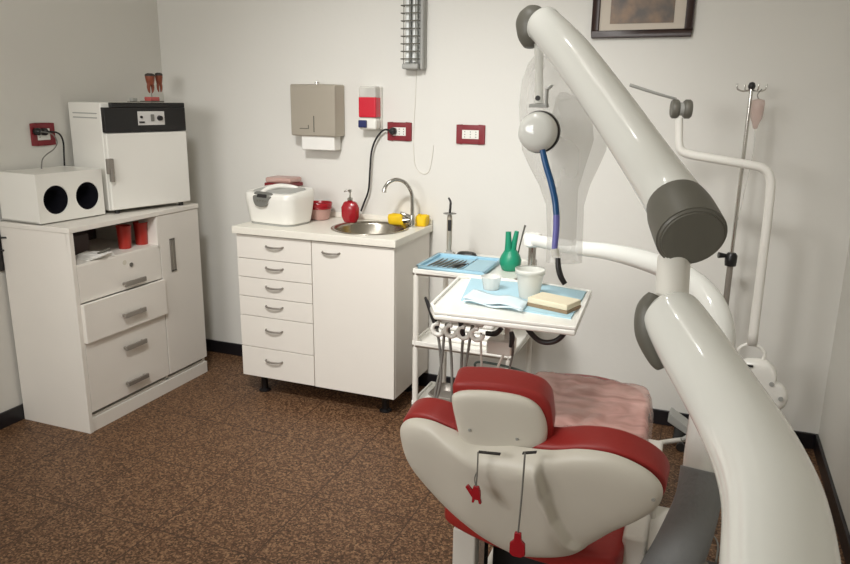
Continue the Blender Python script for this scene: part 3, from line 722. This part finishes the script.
hose('supply_hose','thin white tube hanging under the tray at the right of the junction block',((513,340),(513,352),(509,372),(506,400)),-1.20,.0038,'hose_grey')
hose('supply_hose','grey green tube looping from under the tray to the pink film',((485,378),(477,370),(475,364),(480,362),(495,364),(512,368),(526,373),(536,379)),-1.18,.0042,'tube_green')
hose('supply_hose','thin cream tube hanging left of the junction block',((481,333),(481,350),(482,372),(484,400)),-1.23,.0038,'off_white')
# items on delivery tray
p=on(2,LZ,491,289); 
t=thing('plastic_cup','short clear ribbed plastic cup at the back left of the delivery tray','cup',V3(p.x,p.y,LZ))
G().lathe([(0,0),(.025,0),(.034,.042),(.035,.044),(.033,.043),(.024,.002),(0,.0015)],(p.x,p.y,LZ),seg=24).build('cup_body','clear_plastic',t,smooth='auto')
p=on(2,LZ,529,297)
t=thing('plastic_cup','tall milky plastic cup standing behind the cream box on the tray','cup',V3(p.x,p.y,LZ))
G().lathe([(0,0),(.032,0),(.045,.088),(.046,.090),(.0445,.089),(.031,.002),(0,.0015)],(p.x,p.y,LZ),seg=32).build('cup_body','milky',t,smooth='auto')
G().lathe([(.0445,.078),(.0475,.078),(.0485,.094),(.046,.094)],(p.x,p.y,LZ),seg=32).build('rim_band','milky',t,smooth=True)
print('cup',p)
a,b,c=on(2,LZ,530,309),on(2,LZ,571,318),on(2,LZ,577,305)
ang=math.atan2(b.y-a.y,b.x-a.x); mid=(a+c)/2
t=thing('carton_box','small cream carton lying at the right front of the delivery tray','box',V3(mid.x,mid.y,LZ),ang)
L_=(b-a).length; 
G().box(-L_/2,L_/2,-.045,.045,0,.010).build('bottom','brown_card',t,local=True,bevel=.001)
G().box(-L_/2+.001,L_/2-.001,-.044,.044,.010,.028).build('lid','cream_box',t,local=True,bevel=.003)
pts=[on(2,LZ,*q) for q in ((463,302),(475,293),(529,303),(522,312))]
t=thing('napkin','pale blue folded napkin at the front of the delivery tray','napkin',V3(pts[0].x,pts[0].y,LZ))
for k in range(2):
    g=G(); n1=14; T=[];B=[]
    for i in range(n1+1):
        a=pts[0].lerp(pts[3],i/n1); b=pts[1].lerp(pts[2],i/n1); rowT=[];rowB=[]
        for j in range(7):
            q=a.lerp(b,j/6*(1-.12*k)); z=.004+.008*k+.004*math.sin(i*.7+k)+.004*abs(noise.noise(V3(i*.3,j*.5,k)))
            rowT.append(g.v((q.x,q.y,LZ+z+.001))); rowB.append(g.v((q.x,q.y,LZ+z-.003)))
        T.append(rowT);B.append(rowB)
    for i in range(n1):
        for j in range(6):
            g.bm.faces.new((T[i][j],T[i+1][j],T[i+1][j+1],T[i][j+1])); g.bm.faces.new((B[i][j],B[i][j+1],B[i+1][j+1],B[i+1][j]))
    for i in range(n1):
        g.bm.faces.new((T[i][0],B[i][0],B[i+1][0],T[i+1][0])); g.bm.faces.new((T[i][6],T[i+1][6],B[i+1][6],B[i][6]))
    for j in range(6):
        g.bm.faces.new((T[0][j],T[0][j+1],B[0][j+1],B[0][j])); g.bm.faces.new((T[n1][j],B[n1][j],B[n1][j+1],T[n1][j+1]))
    g.build('napkin_layer','blue_napkin',t,smooth=True)
# ------------------------------------------------------------------ unit column and bent tray arm (one thing with its sleeve)
ua_=thing('tray_arm','thick white bent pipe arm with a grey sleeved foot rising right of the dental chair','arm',(2.9,-1.6,0))
A0=V3(2.36,-1.03,DZ+.16)
pp=[A0,dep(2.18,570,247),dep(2.08,610,252),dep(1.95,650,262),dep(1.86,683,276),dep(1.78,706,297),dep(1.74,718,325),dep(1.72,717,360),dep(1.71,709,410),dep(1.70,703,474)]
print('tray arm',A0,[tuple(round(c,2) for c in q) for q in pp])
G().tube(pp,[.020,.021,.024,.028,.031,.034,.036,.038,.042,.047],20).build('bent_pipe','gloss_white',ua_,smooth=True)
G().lathe([(0,-.022),(.022,-.022),(.03,-.016),(.032,.012),(.026,.022),(0,.024)],A0,seg=24).build('end_cap','white_plastic',ua_,smooth='auto')
G().cyl(A0+V3(0,0,-.02),V3(A0.x,A0.y,DZ-.012),.013).build('post','chrome',ua_,smooth='auto')
sp=[dep(1.70,703,470),dep(1.69,698,500),dep(1.69,688,530),dep(1.70,672,566),dep(1.74,650,600)]
G().tube(sp,[.0505,.051,.056,.062,.066],24,n=10).build('sleeve','sleeve_grey',ua_,smooth=True)
# ------------------------------------------------------------------ dental chair
BF=frame((2.57,-1.95,.68),-4,22)
ch=thing('dental_chair','red upholstered dental chair with white winged backrest shell and clear plastic film','dental chair',(2.57,-1.35,0))
shell_px=[(401,432),(404,422),(414,418),(430,420),(450,428),(480,440),(515,446),(550,450),(580,449),(610,453),(636,463),(655,476),(663,490),(658,505),(640,517),(615,528),(592,541),(575,549),(548,551),(520,548),(495,536),(470,520),(448,504),(425,480),(408,457)]
ol=uv(BF,shell_px)
def sm(x,a,b):
    t=max(0,min(1,(x-a)/(b-a))); return t*t*(3-2*t)
gp=[uv(BF,[q])[0] for q in ((541,452),(549,478),(558,505),(572,528),(592,546))]
gl=[uv(BF,[q])[0] for q in ((470,445),(474,470),(474,498),(480,524))]
def gx(pts,y):
    pts=sorted(pts,key=lambda p:p[1])
    if y<=pts[0][1]: return pts[0][0]
    for a,b in zip(pts,pts[1:]):
        if y<=b[1]: return a[0]+(b[0]-a[0])*(y-a[1])/(b[1]-a[1])
    return pts[-1][0]
def hf(x,y):
    d=x-gx(gp,y); d2=gx(gl,y)-x
    h=.022*(1-sm(d,-.008,.010))*(1-sm(d2,-.02,.10)*.9)
    h+=.007*math.exp(-(d/.006)**2)
    return h
g=G(); g.pad(ol,BF,.032,.004,rings=60,pw=7,hf=hf,n=10); g.build('backrest_shell','shell_white',ch,smooth=True)
co=sum(p[0] for p in ol)/len(ol),sum(p[1] for p in ol)/len(ol)
cush=[(co[0]+(a-co[0])*1.012,co[1]+(b-co[1])*1.0) for a,b in ol]
BF2=(BF[0]-BF[3]*.042,BF[1],BF[2],BF[3])
g=G(); g.pad(cush,BF2,.016,.014,rings=16,pw=8,edge=.022); g.build('backrest_cushion','red_vinyl',ch,smooth=True)
# wing end screw
for q in ((655,492),(412,436)):
    a,b=uv(BF,[q])[0]; O=BF[0]+BF[1]*a+BF[2]*b
    G().lathe([(0,.0),(.004,0),(.004,.003),(0,.003)],O+BF[3]*.018,BF[3],12).build('screw','grey_light',ch,smooth='auto')
# headrest
HF=frame((2.48,-1.985,.80),7,14)
hs=[(452,398),(457,392),(470,390),(495,391),(522,396),(538,405),(546,420),(547,437),(540,449),(528,453),(500,451),(475,447),(462,440),(456,420)]
ho=uv(HF,hs)
hr=G().pad(ho,HF,.016,.004,rings=20,pw=7,n=8); hrs=hr.build('headrest_shell','shell_white',ch,smooth=True)
for q in ((471,425),(518,434),(504,454)):
    a,b=uv(HF,[q])[0]; O=HF[0]+HF[1]*a+HF[2]*b
    G().lathe([(0,0),(.0035,0),(.003,.002),(0,.002)],O+HF[3]*.0165,HF[3],10).build('screw','grey_light',hrs,smooth='auto')
c0=sum(p[0] for p in ho)/len(ho),sum(p[1] for p in ho)/len(ho)
hc=uv(HF,[(452,398),(453,386),(468,384),(505,387),(535,394),(548,404),(552,420),(552,440),(541,452),(500,453),(462,443),(452.5,420)])
HF2=(HF[0]-HF[3]*.036,HF[1],HF[2],HF[3])
G().pad(hc,HF2,.012,.016,rings=16,pw=9,edge=.024).build('headrest_cushion','red_vinyl',ch,smooth=True)
# headrest mounting plate with slots
mp=uv(BF,[(476,449),(540,456),(540,462),(478,456)])
fr=(BF[0]+BF[3]*.044,BF[1],BF[2],BF[3])
G().prism(mp,-.03,.004,fr).build('headrest_mount','off_white',ch,bevel=.004)
for q in (((479,450.4),(501,452.6),(501,453.4),(479,451.2)),((523,451.5),(537,450.6),(537,451.5),(523,452.4))):
    G().prism(uv(fr,q),.0,.006,fr).build('slot','charcoal',ch)
# hanging cords with red clips
def hang(lab,px0,px1,clip):
    off=(BF[0]+BF[3]*.062,BF[1],BF[2],BF[3])
    A=onpl(off[0],off[3],*px0); B=onpl(A,V3(0,-1,0),*px1)
    t=thing('bib_clip',lab,'clip',B)
    g=G(); g.tube([A,A.lerp(B,.5)+V3(.001,0,0),B],[.0022,.002,.0022],8)
    return t,A,B,g
t,A,B,g=hang('short cord with a small red clip hanging left on the chair back','','',0) if False else (None,)*4
def hang(lab,px0,px1,kind):
    n=BF[3]; O=BF[0]+n*.058
    A=onpl(O,n,*px0); B=onpl(A+V3(0,-.004,0),V3(0,-1,0),*px1)
    t=thing('bib_clip',lab,'clip',B)
    G().tube([A,A.lerp(B,.5)+V3(.0008,0,0),B],.002 if kind else .0017,8).build('cord','hose_grey',t,smooth=True)
    if kind==0:
        G().tube([A.lerp(B,.55),A.lerp(B,.75)+V3(-.004,0,0),B],.0014,8).build('cord_loop','hose_grey',t,smooth=True)
        fr=(B,V3(1,0,0),V3(0,0,1),V3(0,-1,0))
        G().prism([(-.005,.005),(.006,.005),(.010,-.006),(.011,-.026),(-.007,-.026),(-.008,-.010)],-.004,.004,fr).prism([(-.008,-.022),(-.004,-.010),(-.018,.004),(-.023,-.001)],-.0045,.0035,fr).prism([(.005,-.024),(.011,-.024),(.013,-.034),(.008,-.034)],-.0045,.0035,fr).prism([(-.007,-.024),(-.001,-.024),(-.003,-.034),(-.008,-.034)],-.0045,.0035,fr).build('clip_body','red_plastic',t,bevel=.0012)
    else:
        fr=(B,V3(1,0,0),V3(0,0,1),V3(0,-1,0))
        G().prism([(-.007,.004),(.007,.004),(.008,-.012),(.016,-.02),(.017,-.046),(.008,-.052),(-.008,-.052),(-.016,-.046),(-.016,-.022),(-.008,-.014)],-.004,.004,fr).build('clip_body','red_plastic',t,bevel=.002)
    return t
hang('short cord with a small red clip hanging left on the chair back',(478,452),(476,488),0)
hang('long cord with a red tag hanging down the middle of the chair back',(525,453),(518,534),1)
# seat and legrest
SF=(V3(2.545,-1.53,.42),V3(.998,-.07,0),V3(.07,.998,0),V3(0,0,1))
seat=[(-.225,-.19),(-.17,-.25),(0,-.29),(.19,-.285),(.25,-.23),(.245,0),(.22,.2),(.2,.3),(0,.31),(-.2,.3),(-.22,.2),(-.245,0)]
G().pad(seat,SF,.03,.02,rings=14,edge=.02).build('seat_cushion','red_vinyl',ch,smooth=True)
leg=[(2.36,-1.22),(2.37,-1.0),(2.375,-.90),(2.43,-.83),(2.58,-.80),(2.72,-.86),(2.757,-.93),(2.765,-1.05),(2.775,-1.22),(2.57,-1.24)]
LF=(V3(0,0,.468),V3(1,0,0),V3(0,1,0),V3(0,0,1))
G().pad(leg,LF,.02,.02,rings=14,edge=.022,pw=7).build('legrest_cushion','red_vinyl',ch,smooth=True)
# plastic film
g=G(); nx,ny=40,44; T=[]
for i in range(nx+1):
    row=[]
    for j in range(ny+1):
        a=i/nx*2-1; b=j/ny
        y=-1.62+b*.80
        w=.215+.03*(1-b); cxx=2.57+.0*(1-b)
        if b>.86: w-=.10*((b-.86)/.14)**2
        x=cxx+a*w; drop=0
        if abs(a)>.93: drop=(abs(a)-.93)/.07*.085
        z=.516+.003*abs(math.sin(a*9+b*5))+.012*abs(noise.noise(V3(a*3+b*1.5,b*7-a*2,3)))-drop
        z+=.035*sm(-y,1.25,1.5)
        if b>.93: z-=(b-.93)/.07*.05
        row.append(g.v((x,y,z)))
    T.append(row)
for i in range(nx):
    for j in range(ny): g.bm.faces.new((T[i][j],T[i+1][j],T[i+1][j+1],T[i][j+1]))
film=g.build('plastic_film','film',ch,smooth=True)
film['label']='clear crinkled plastic film'
# base and frame
G().box(2.36,2.78,-1.68,-1.0,.33,.372).build('seat_frame','off_white',ch,bevel=.01,seg=3)
G().box(2.80,2.90,-1.50,-1.20,.02,.26).build('base_cover','off_white',ch,bevel=.02,seg=3)
G().box(2.42,2.72,-1.62,-1.2,.10,.33).build('lift_bellows','pad_bellows',ch,bevel=.01)
G().box(2.36,2.40,-1.66,-1.60,.05,.34).build('back_strut','off_white',ch,bevel=.006)
for k,(x0,x1,mt) in enumerate(((2.335,2.40,'off_white'),(2.60,2.66,'off_white'))):
    G().box(x0,x1,-1.72,-1.64,.10,.36).build('strut','off_white',ch,bevel=.006)
G().box(2.41,2.425,-1.72,-1.68,.10,.35).build('piston','chrome',ch)
G().box(2.775,2.832,-1.76,-1.63,.10,.475).build('side_cover','off_white',ch,bevel=.012,seg=3)
G().box(2.765,2.835,-1.30,-1.20,.20,.475).build('armrest_socket','off_white',ch,bevel=.01,seg=3)
G().box(2.36,2.78,-1.75,-.95,.012,.11).build('base_plate','off_white',ch,bevel=.02,seg=3)
for x,y in ((2.40,-1.70),(2.74,-1.70),(2.40,-1.0),(2.74,-1.0)): G().cyl((x,y,0),(x,y,.02),.02).build('foot','charcoal',ch,smooth='auto')
# foot control behind, right
a=on(1,-.16,668,415); b=on(1,-.16,694,433)
fc=thing('floor_junction_box','black floor box with a slanted grey metal cover near the back wall','box',((a.x+b.x)/2,-.13,0))
G().box(a.x+.03,b.x+.05,-.19,-.03,0,b.z-.02).build('box_body','black_plastic',fc,bevel=.008)
G().prism([(a.x,a.z-.02),(b.x+.02,b.z-.03),(b.x+.02,b.z+.005),(a.x+.01,a.z+.018)],.10,.19,(V3(0,0,0),V3(1,0,0),V3(0,0,1),V3(0,-1,0))).build('metal_cover','grey_light',fc,bevel=.004)
tag(G().tube([on(2,.03,*q) for q in ((640,447),(665,442),(690,439),(712,438))],.011,12).build('floor_pipe','off_white',smooth=True),'white pipe running along the floor right of the chair','pipe')
# foot pedal bottom right
q=on(2,.06,690,556)
t=thing('foot_pedal','black foot pedal on the floor right of the grey sleeve','pedal',(q.x,q.y,0))
G().box(q.x-.04,q.x+.09,q.y-.06,q.y+.06,0,.022).build('pedal_base','charcoal',t,bevel=.006)
G().prism([(-.05,.055),(.06,.0),(.06,.012),(-.05,.067)],-.03,.03,(V3(q.x,q.y,.02),V3(1,0,0),V3(0,0,1),V3(0,-1,0))).build('treadle','grey_plastic',t,bevel=.003)
G().cyl((q.x-.04,q.y-.03,.065),(q.x-.04,q.y+.03,.065),.022).build('pivot','charcoal',t,smooth='auto')
tag(G().tube([on(2,.004,*s) for s in ((688,531),(700,533),(712,535),(718,545),(716,562))],.0035,8).build('floor_cable','hose_grey',smooth=True),'thin pale cable lying on the floor beside the foot pedal','cable')
# ------------------------------------------------------------------ dental light on balance arm
la=thing('dental_light','big white two-section balance arm carrying the film-wrapped dental light','dental light',(2.98,-3.05,0))
# upper arm
UA=[(1.25,546,27),(1.17,570,53),(1.07,608,104),(.97,645,158),(.88,670,195),(.862,677,206)]
P=[dep(*q) for q in UA]
PR=[.031,.0325,.033,.0335,.034,.0345]
g=G()
d0=(P[0]-P[1]).normalized(); d1=(dep(.80,693,244)-P[-2]).normalized()
g.tube([P[0]+d0*.022,P[0]+d0*.018,P[0]+d0*.006]+P,[.006,.020,.031]+PR,32,n=8)
g.build('upper_arm','gloss_white',la,smooth=True)
# lower grey end of upper arm
e0=P[-1]-d1*.002; e1=P[-1]+d1*.066
o=G(); o.tube([e0-d1*.0,P[-1]+d1*.02,P[-1]+d1*.06,e1-d1*.004,e1],[.0355,.0385,.0395,.0385,.036],36,n=6); eb=o.build('elbow_boot','grey_plastic',la,smooth='auto')
G().lathe([(0,.002),(.034,.002),(.0355,-.003)],e1,d1,36).build('boot_cap','grey_plastic',eb,smooth='auto')
# upper end cap, grey
side=-rt
g=G(); g.tube([dep(1.28,534,8),dep(1.28,533,16),dep(1.28,532,26),dep(1.28,530,38),dep(1.28,529,47)],[.014,.026,.029,.022,.010],24,n=8)
g.build('tip_joint','grey_plastic',la,smooth=True)
# neck between arms
n0=dep(.845,674,258); n1=dep(.82,671,306)
G().tube([n0,n1],.0185,28).build('elbow_pin','white_plastic',la,smooth='auto')
LA=[(.80,674,318),(.765,691,346),(.70,720,392),(.62,751,445),(.54,772,500),(.47,779,566),(.40,778,650)]
P2=[dep(*q) for q in LA]; d2=(P2[0]-P2[1]).normalized()
g=G(); g.tube([P2[0]+d2*.026,P2[0]+d2*.022,P2[0]+d2*.010]+P2+[dep(.34,765,760)],[.006,.018,.029]+[.0325,.035,.0355,.036,.036,.036,.035]+[.034],36,n=8)
g.build('lower_arm','gloss_white',la,smooth=True)
g=G(); c=P2[0]
g.tube([c+rt*-.014+up*.024+fw*.016,c+rt*-.021+up*.008+fw*.016,c+rt*-.021-up*.018+fw*.016,c+rt*-.013-up*.046+fw*.012,c+rt*-.008-up*.054+fw*.012],[.010,.016,.017,.012,.008],24,n=8)
g.build('elbow_cover','grey_plastic',la,smooth=True)
JE=dep(.34,765,760); print('JE',JE)
G().tube([JE+V3(0,0,.01),V3(JE.x,JE.y,.6),V3(JE.x,JE.y,.02)],[.045,.05,.05],28).build('floor_post','gloss_white',la,smooth='auto')
G().lathe([(0,0),(.2,0),(.2,.015),(.06,.03),(0,.03)],(JE.x,JE.y,0),seg=40).build('floor_plate','off_white',la,smooth='auto')
# lamp head
c=dep(1.27,538,60)
top=dep(1.27,539,44); pin=dep(1.27,539,104); kc=dep(1.25,537,132)
G().tube([top,top.lerp(pin,.5),pin],[.0085,.0075,.008],16).build('yoke_tube','milky',la,smooth='auto')
g=G(); g.box(pin.x-.016,pin.x+.016,pin.y-.008,pin.y+.008,pin.z-.006,pin.z-.0); g.box(pin.x+.011,pin.x+.015,pin.y-.006,pin.y+.006,pin.z-.005,pin.z+.026)
g.tube([pin+V3(.013,0,.024),pin+V3(.022,0,.032)],.0025,8)
g.build('yoke_bracket','grey_light',la,bevel=.001)
s=pin+V3(0,-.010,.010); G().lathe([(0,.0),(.0045,0),(.0045,.003),(0,.003)],s,(0,-1,0),14).build('screw','charcoal',la,smooth='auto')
nrm=(CP-kc).normalized(); nrm=(nrm*.95-rt*.28).normalized()
G().lathe([(0,.016),(.02,.015),(.031,.009),(.0345,-.002),(.034,-.014),(0,-.016)],kc,nrm,40).build('pivot_disc','gloss_white',la,smooth=True)
G().lathe([(.033,-.010),(.0365,-.012),(.0365,-.020),(0,-.022)],kc,nrm,40).build('disc_backing','charcoal',la,smooth='auto')
# film wrapped head body, lofted ellipses
def wrap(name,secs,mt,par,flat=.55,seg=40):
    g=G(); R=[]
    for (py,xl,xr,D) in secs:
        a=dep(D,xl,py); b=dep(D,xr,py); c=(a+b)/2; w=(b-a).length/2
        R.append([g.v(c+(b-a).normalized()*w*math.cos(t)+Vector((fw.x,fw.y,0)).normalized()*w*flat*math.sin(t)) for t in [2*PI*k/seg for k in range(seg)]])
    for a,b in zip(R,R[1:]):
        for j in range(seg): g.bm.faces.new((a[j],a[(j+1)%seg],b[(j+1)%seg],b[j]))
    g.bm.faces.new(R[0]); g.bm.faces.new(R[-1][::-1])
    return g.build(name,mt,par,smooth='auto')
wrap('film_wrap',[(56,534,552,1.33),(64,528,566,1.33),(80,522,590,1.33),(105,519,606,1.33),(130,520,608,1.33),(150,522,606,1.33),(168,530,598,1.33),(185,539,590,1.33),(205,546,584,1.33),(230,547,583,1.33),(262,546,582,1.33)],'bag_film',la)
wrap('reflector_body',[(92,560,566,1.34),(98,556,578,1.34),(115,552,592,1.34),(140,550,594,1.34),(165,552,586,1.34),(190,554,578,1.34),(245,556,576,1.34)],'bag_film',la,.4)
G().tube([dep(1.25,*q) for q in ((542.5,150),(546,165),(551,182),(555,200),(556.5,215))],[.0052,.0055,.0056,.0056,.0056],12).build('handle_strip','blue_strip',la,smooth='auto')
G().tube([dep(1.25,*q) for q in ((556.5,215),(556.2,230),(554.5,249))],[.0056,.0056,.005],12).build('handle_strip','violet_strip',la,smooth='auto')
G().tube([dep(1.25,554.5,249),dep(1.25,556,257)],[.007,.007],12).build('strip_ferrule','white_plastic',la,smooth='auto')
G().tube([dep(1.25,*q) for q in ((558,258),(558.5,268),(561,277),(565,284))],[.0045,.005,.005,.0045],12).build('hand_grip','charcoal',la,smooth='auto')
# ------------------------------------------------------------------ thin bent tube stand at the right
Yb=-.42
q=lambda x,y: on(1,Yb,x,y)
bt=thing('tube_stand','thin white bent tube stand with twin knob against the right of the back wall','stand',(q(752,345).x,Yb,0))
G().tube([q(679,118),q(679,132),q(679,142),q(681,150),q(690,154.5),q(715,159),q(750,165),q(764,169),q(770,178),q(770,195),q(765,240),q(752,345)],[.0145,.0145,.0145,.016,.0165,.0165,.0165,.0165,.0165,.0165,.0165,.0185],16).build('bent_tube','white_plastic',bt,smooth=True)
c=q(680,109); 
for s in (-.022,.022): G().lathe([(0,-.014),(.030,-.014),(.035,-.008),(.035,.008),(.03,.014),(0,.014)],c+V3(s+.004,0,0),(1,.25,.0),28).build('knob','grey_plastic',bt,smooth='auto')
G().lathe([(0,-.012),(.024,-.012),(.024,.012),(0,.012)],c+V3(.003,0,0),(1,.25,0),24).build('knob_hub','grey_light',bt,smooth='auto')
G().tube([on(1,Yb,676,99),on(1,Yb-.05,655,93),on(1,Yb-.1,630,85)],[.005,.0055,.006],12).build('thin_arm','grey_light',bt,smooth='auto')
lo=q(752,345)
# holder head
hh=G(); ringc=q(751,354)
hh.tube([ringc+V3(.048*math.cos(w),0.0,.040*math.sin(w)) for w in [PI*i/14*1.25-.4 for i in range(15)]],.0065,10); rg=hh.build('carry_ring','white_plastic',bt,smooth=True)
fr=(V3(0,Yb,0),V3(1,0,0),V3(0,0,1),V3(0,-1,0))
o=[q(*s) for s in ((742,360),(763,359),(772,364),(777,372),(777,380),(784,386),(788,394),(786,404),(777,410),(760,410),(744,405),(738,380))]
G().pad([(p.x,p.z) for p in o],fr,.035,.02,rings=12,pw=7).build('holder_head','white_plastic',bt,smooth=True)
for s,r in (((780,395.5),.009),((771,381),.009)):
    p=q(*s); G().lathe([(0,0),(r,0),(r,.003),(0,.003)],p+V3(0,-.036,0),(0,-1,0),16).build('dial','grey_light',bt,smooth='auto')
p=q(747,362.5); G().box(p.x-.02,p.x+.02,Yb-.040,Yb-.034,p.z-.004,p.z+.004).build('slot','charcoal',bt)
p=q(750,400); G().tube([p,V3(p.x,Yb,.02)],.022,20).build('stand_post','off_white',bt,smooth='auto')
G().lathe([(0,0),(.11,0),(.11,.012),(.05,.03),(0,.03)],(p.x,Yb,0),seg=32).build('stand_foot','off_white',bt,smooth='auto')
# ------------------------------------------------------------------ IV pole
Yi=-.18; q=lambda x,y: on(1,Yi,x,y)
c=q(731,259); topz=q(751,86).z
iv=thing('drip_stand','thin chrome drip stand with hooks standing near the back wall','drip stand',(c.x,Yi,0))
X_=c.x
G().cyl((X_,Yi,c.z),(X_,Yi,topz),.0075,seg=14).build('upper_rod','chrome',iv,smooth='auto')
G().cyl((X_,Yi,.08),(X_,Yi,c.z),.0125,seg=16).build('lower_tube','brushed_handle',iv,smooth='auto')
G().lathe([(0,-.028),(.022,-.028),(.024,-.01),(.024,.015),(.016,.026),(0,.028)],(X_,Yi,c.z),seg=18).build('clamp','black_plastic',iv,smooth='auto')
G().tube([(X_-.02,Yi,c.z+.012),(X_-.05,Yi-.01,c.z+.014)],[.008,.013],12).build('clamp_screw','black_plastic',iv,smooth='auto')
for k in range(4):
    a=k*PI/2+.4; dx,dy=math.cos(a),math.sin(a)
    G().tube([(X_,Yi,topz-.012),(X_+.03*dx,Yi+.03*dy,topz-.02),(X_+.055*dx,Yi+.055*dy,topz-.012),(X_+.058*dx,Yi+.058*dy,topz+.008)],.003,8).build('hook','chrome',iv,smooth=True)
G().lathe([(0,-.014),(.012,-.01),(.014,0),(.01,.012),(0,.016)],(X_,Yi,topz),seg=16).build('finial','charcoal',iv,smooth=True)
for k in range(5):
    a=k*2*PI/5; dx,dy=math.cos(a)*.14,math.sin(a)*.14
    G().tube([(X_,Yi,.10),(X_+dx*.5,Yi+dy*.5,.085),(X_+dx,Yi+dy,.055)],[.012,.011,.009],10).build('leg','grey_light',iv,smooth='auto')
    G().lathe([(0,-.008),(.02,-.008),(.02,.008),(0,.008)],(X_+dx,Yi+dy,.022),(0,1,0),16).build('caster','charcoal',iv,smooth='auto')
p=on(1,Yi-.05,757,112)
t=thing('drip_bottle','small pinkish drip bottle hanging from the drip stand','bottle',p)
G().lathe([(0,-.065),(.008,-.062),(.012,-.045),(.022,-.02),(.025,.03),(.022,.045),(0,.05)],p,seg=20).build('bottle_body','iv_pink',t,smooth=True)
G().tube([p+V3(0,0,.048),p+V3(-.005,.01,.065),V3(X_+.035,Yi-.045,topz-.012)],.002,8).build('hanger','hose_grey',t,smooth=True)
G().tube([p+V3(0,0,-.062),p+V3(.005,0,-.15),p+V3(-.01,.0,-.3),p+V3(-.02,0,-.42)],.002,8).build('drip_line','iv_film',t,smooth=True)
# ------------------------------------------------------------------ light
def area(name,loc,tgt,size,e,col,sy=None):
    l=bpy.data.lights.new(name,'AREA'); l.energy=e; l.color=col; l.size=size
    if sy: l.shape='RECTANGLE'; l.size_y=sy
    o=bpy.data.objects.new(name,l); C.objects.link(o); o.location=loc
    o.rotation_euler=(Vector(tgt)-Vector(loc)).to_track_quat('-Z','Y').to_euler(); return o
def spot(name,loc,tgt,e,col,ang,blend,rad):
    l=bpy.data.lights.new(name,'SPOT'); l.energy=e; l.color=col; l.spot_size=math.radians(ang); l.spot_blend=blend; l.shadow_soft_size=rad
    o=bpy.data.objects.new(name,l); C.objects.link(o); o.location=loc
    o.rotation_euler=(Vector(tgt)-Vector(loc)).to_track_quat('-Z','Y').to_euler(); return o
WARM=(1,.99,.975)
spot('key_spot',(1.7,-2.35,2.66),(1.5,-.15,.46),205,WARM,78,1,.16)
spot('key_spot',(2.35,-2.3,2.66),(2.5,-.1,.35),75,WARM,72,1,.16)  # second key, added to brighten the right part of the room
for k,(x,y) in enumerate(((2.15,-1.95),(2.1,-2.2),(2.05,-2.6))):
    l=bpy.data.lights.new('ceiling_bulb','POINT'); l.energy=2.2; l.color=WARM; l.shadow_soft_size=.03
    o=bpy.data.objects.new('ceiling_bulb',l); C.objects.link(o); o.location=(x,y,2.6)
area('front_fill_light',(1.1,-4.12,1.75),(.9,-1.0,1.0),1.3,40,WARM,.9)  # unseen fill added by the front wall to lift the sides facing the camera
w=bpy.data.worlds.new('world'); bpy.context.scene.world=w; w.use_nodes=True
w.node_tree.nodes['Background'].inputs[0].default_value=(.9,.92,1,1); w.node_tree.nodes['Background'].inputs[1].default_value=.3
vs=bpy.context.scene.view_settings; vs.view_transform='Standard'; vs.look='None'; vs.gamma=1; vs.exposure=0
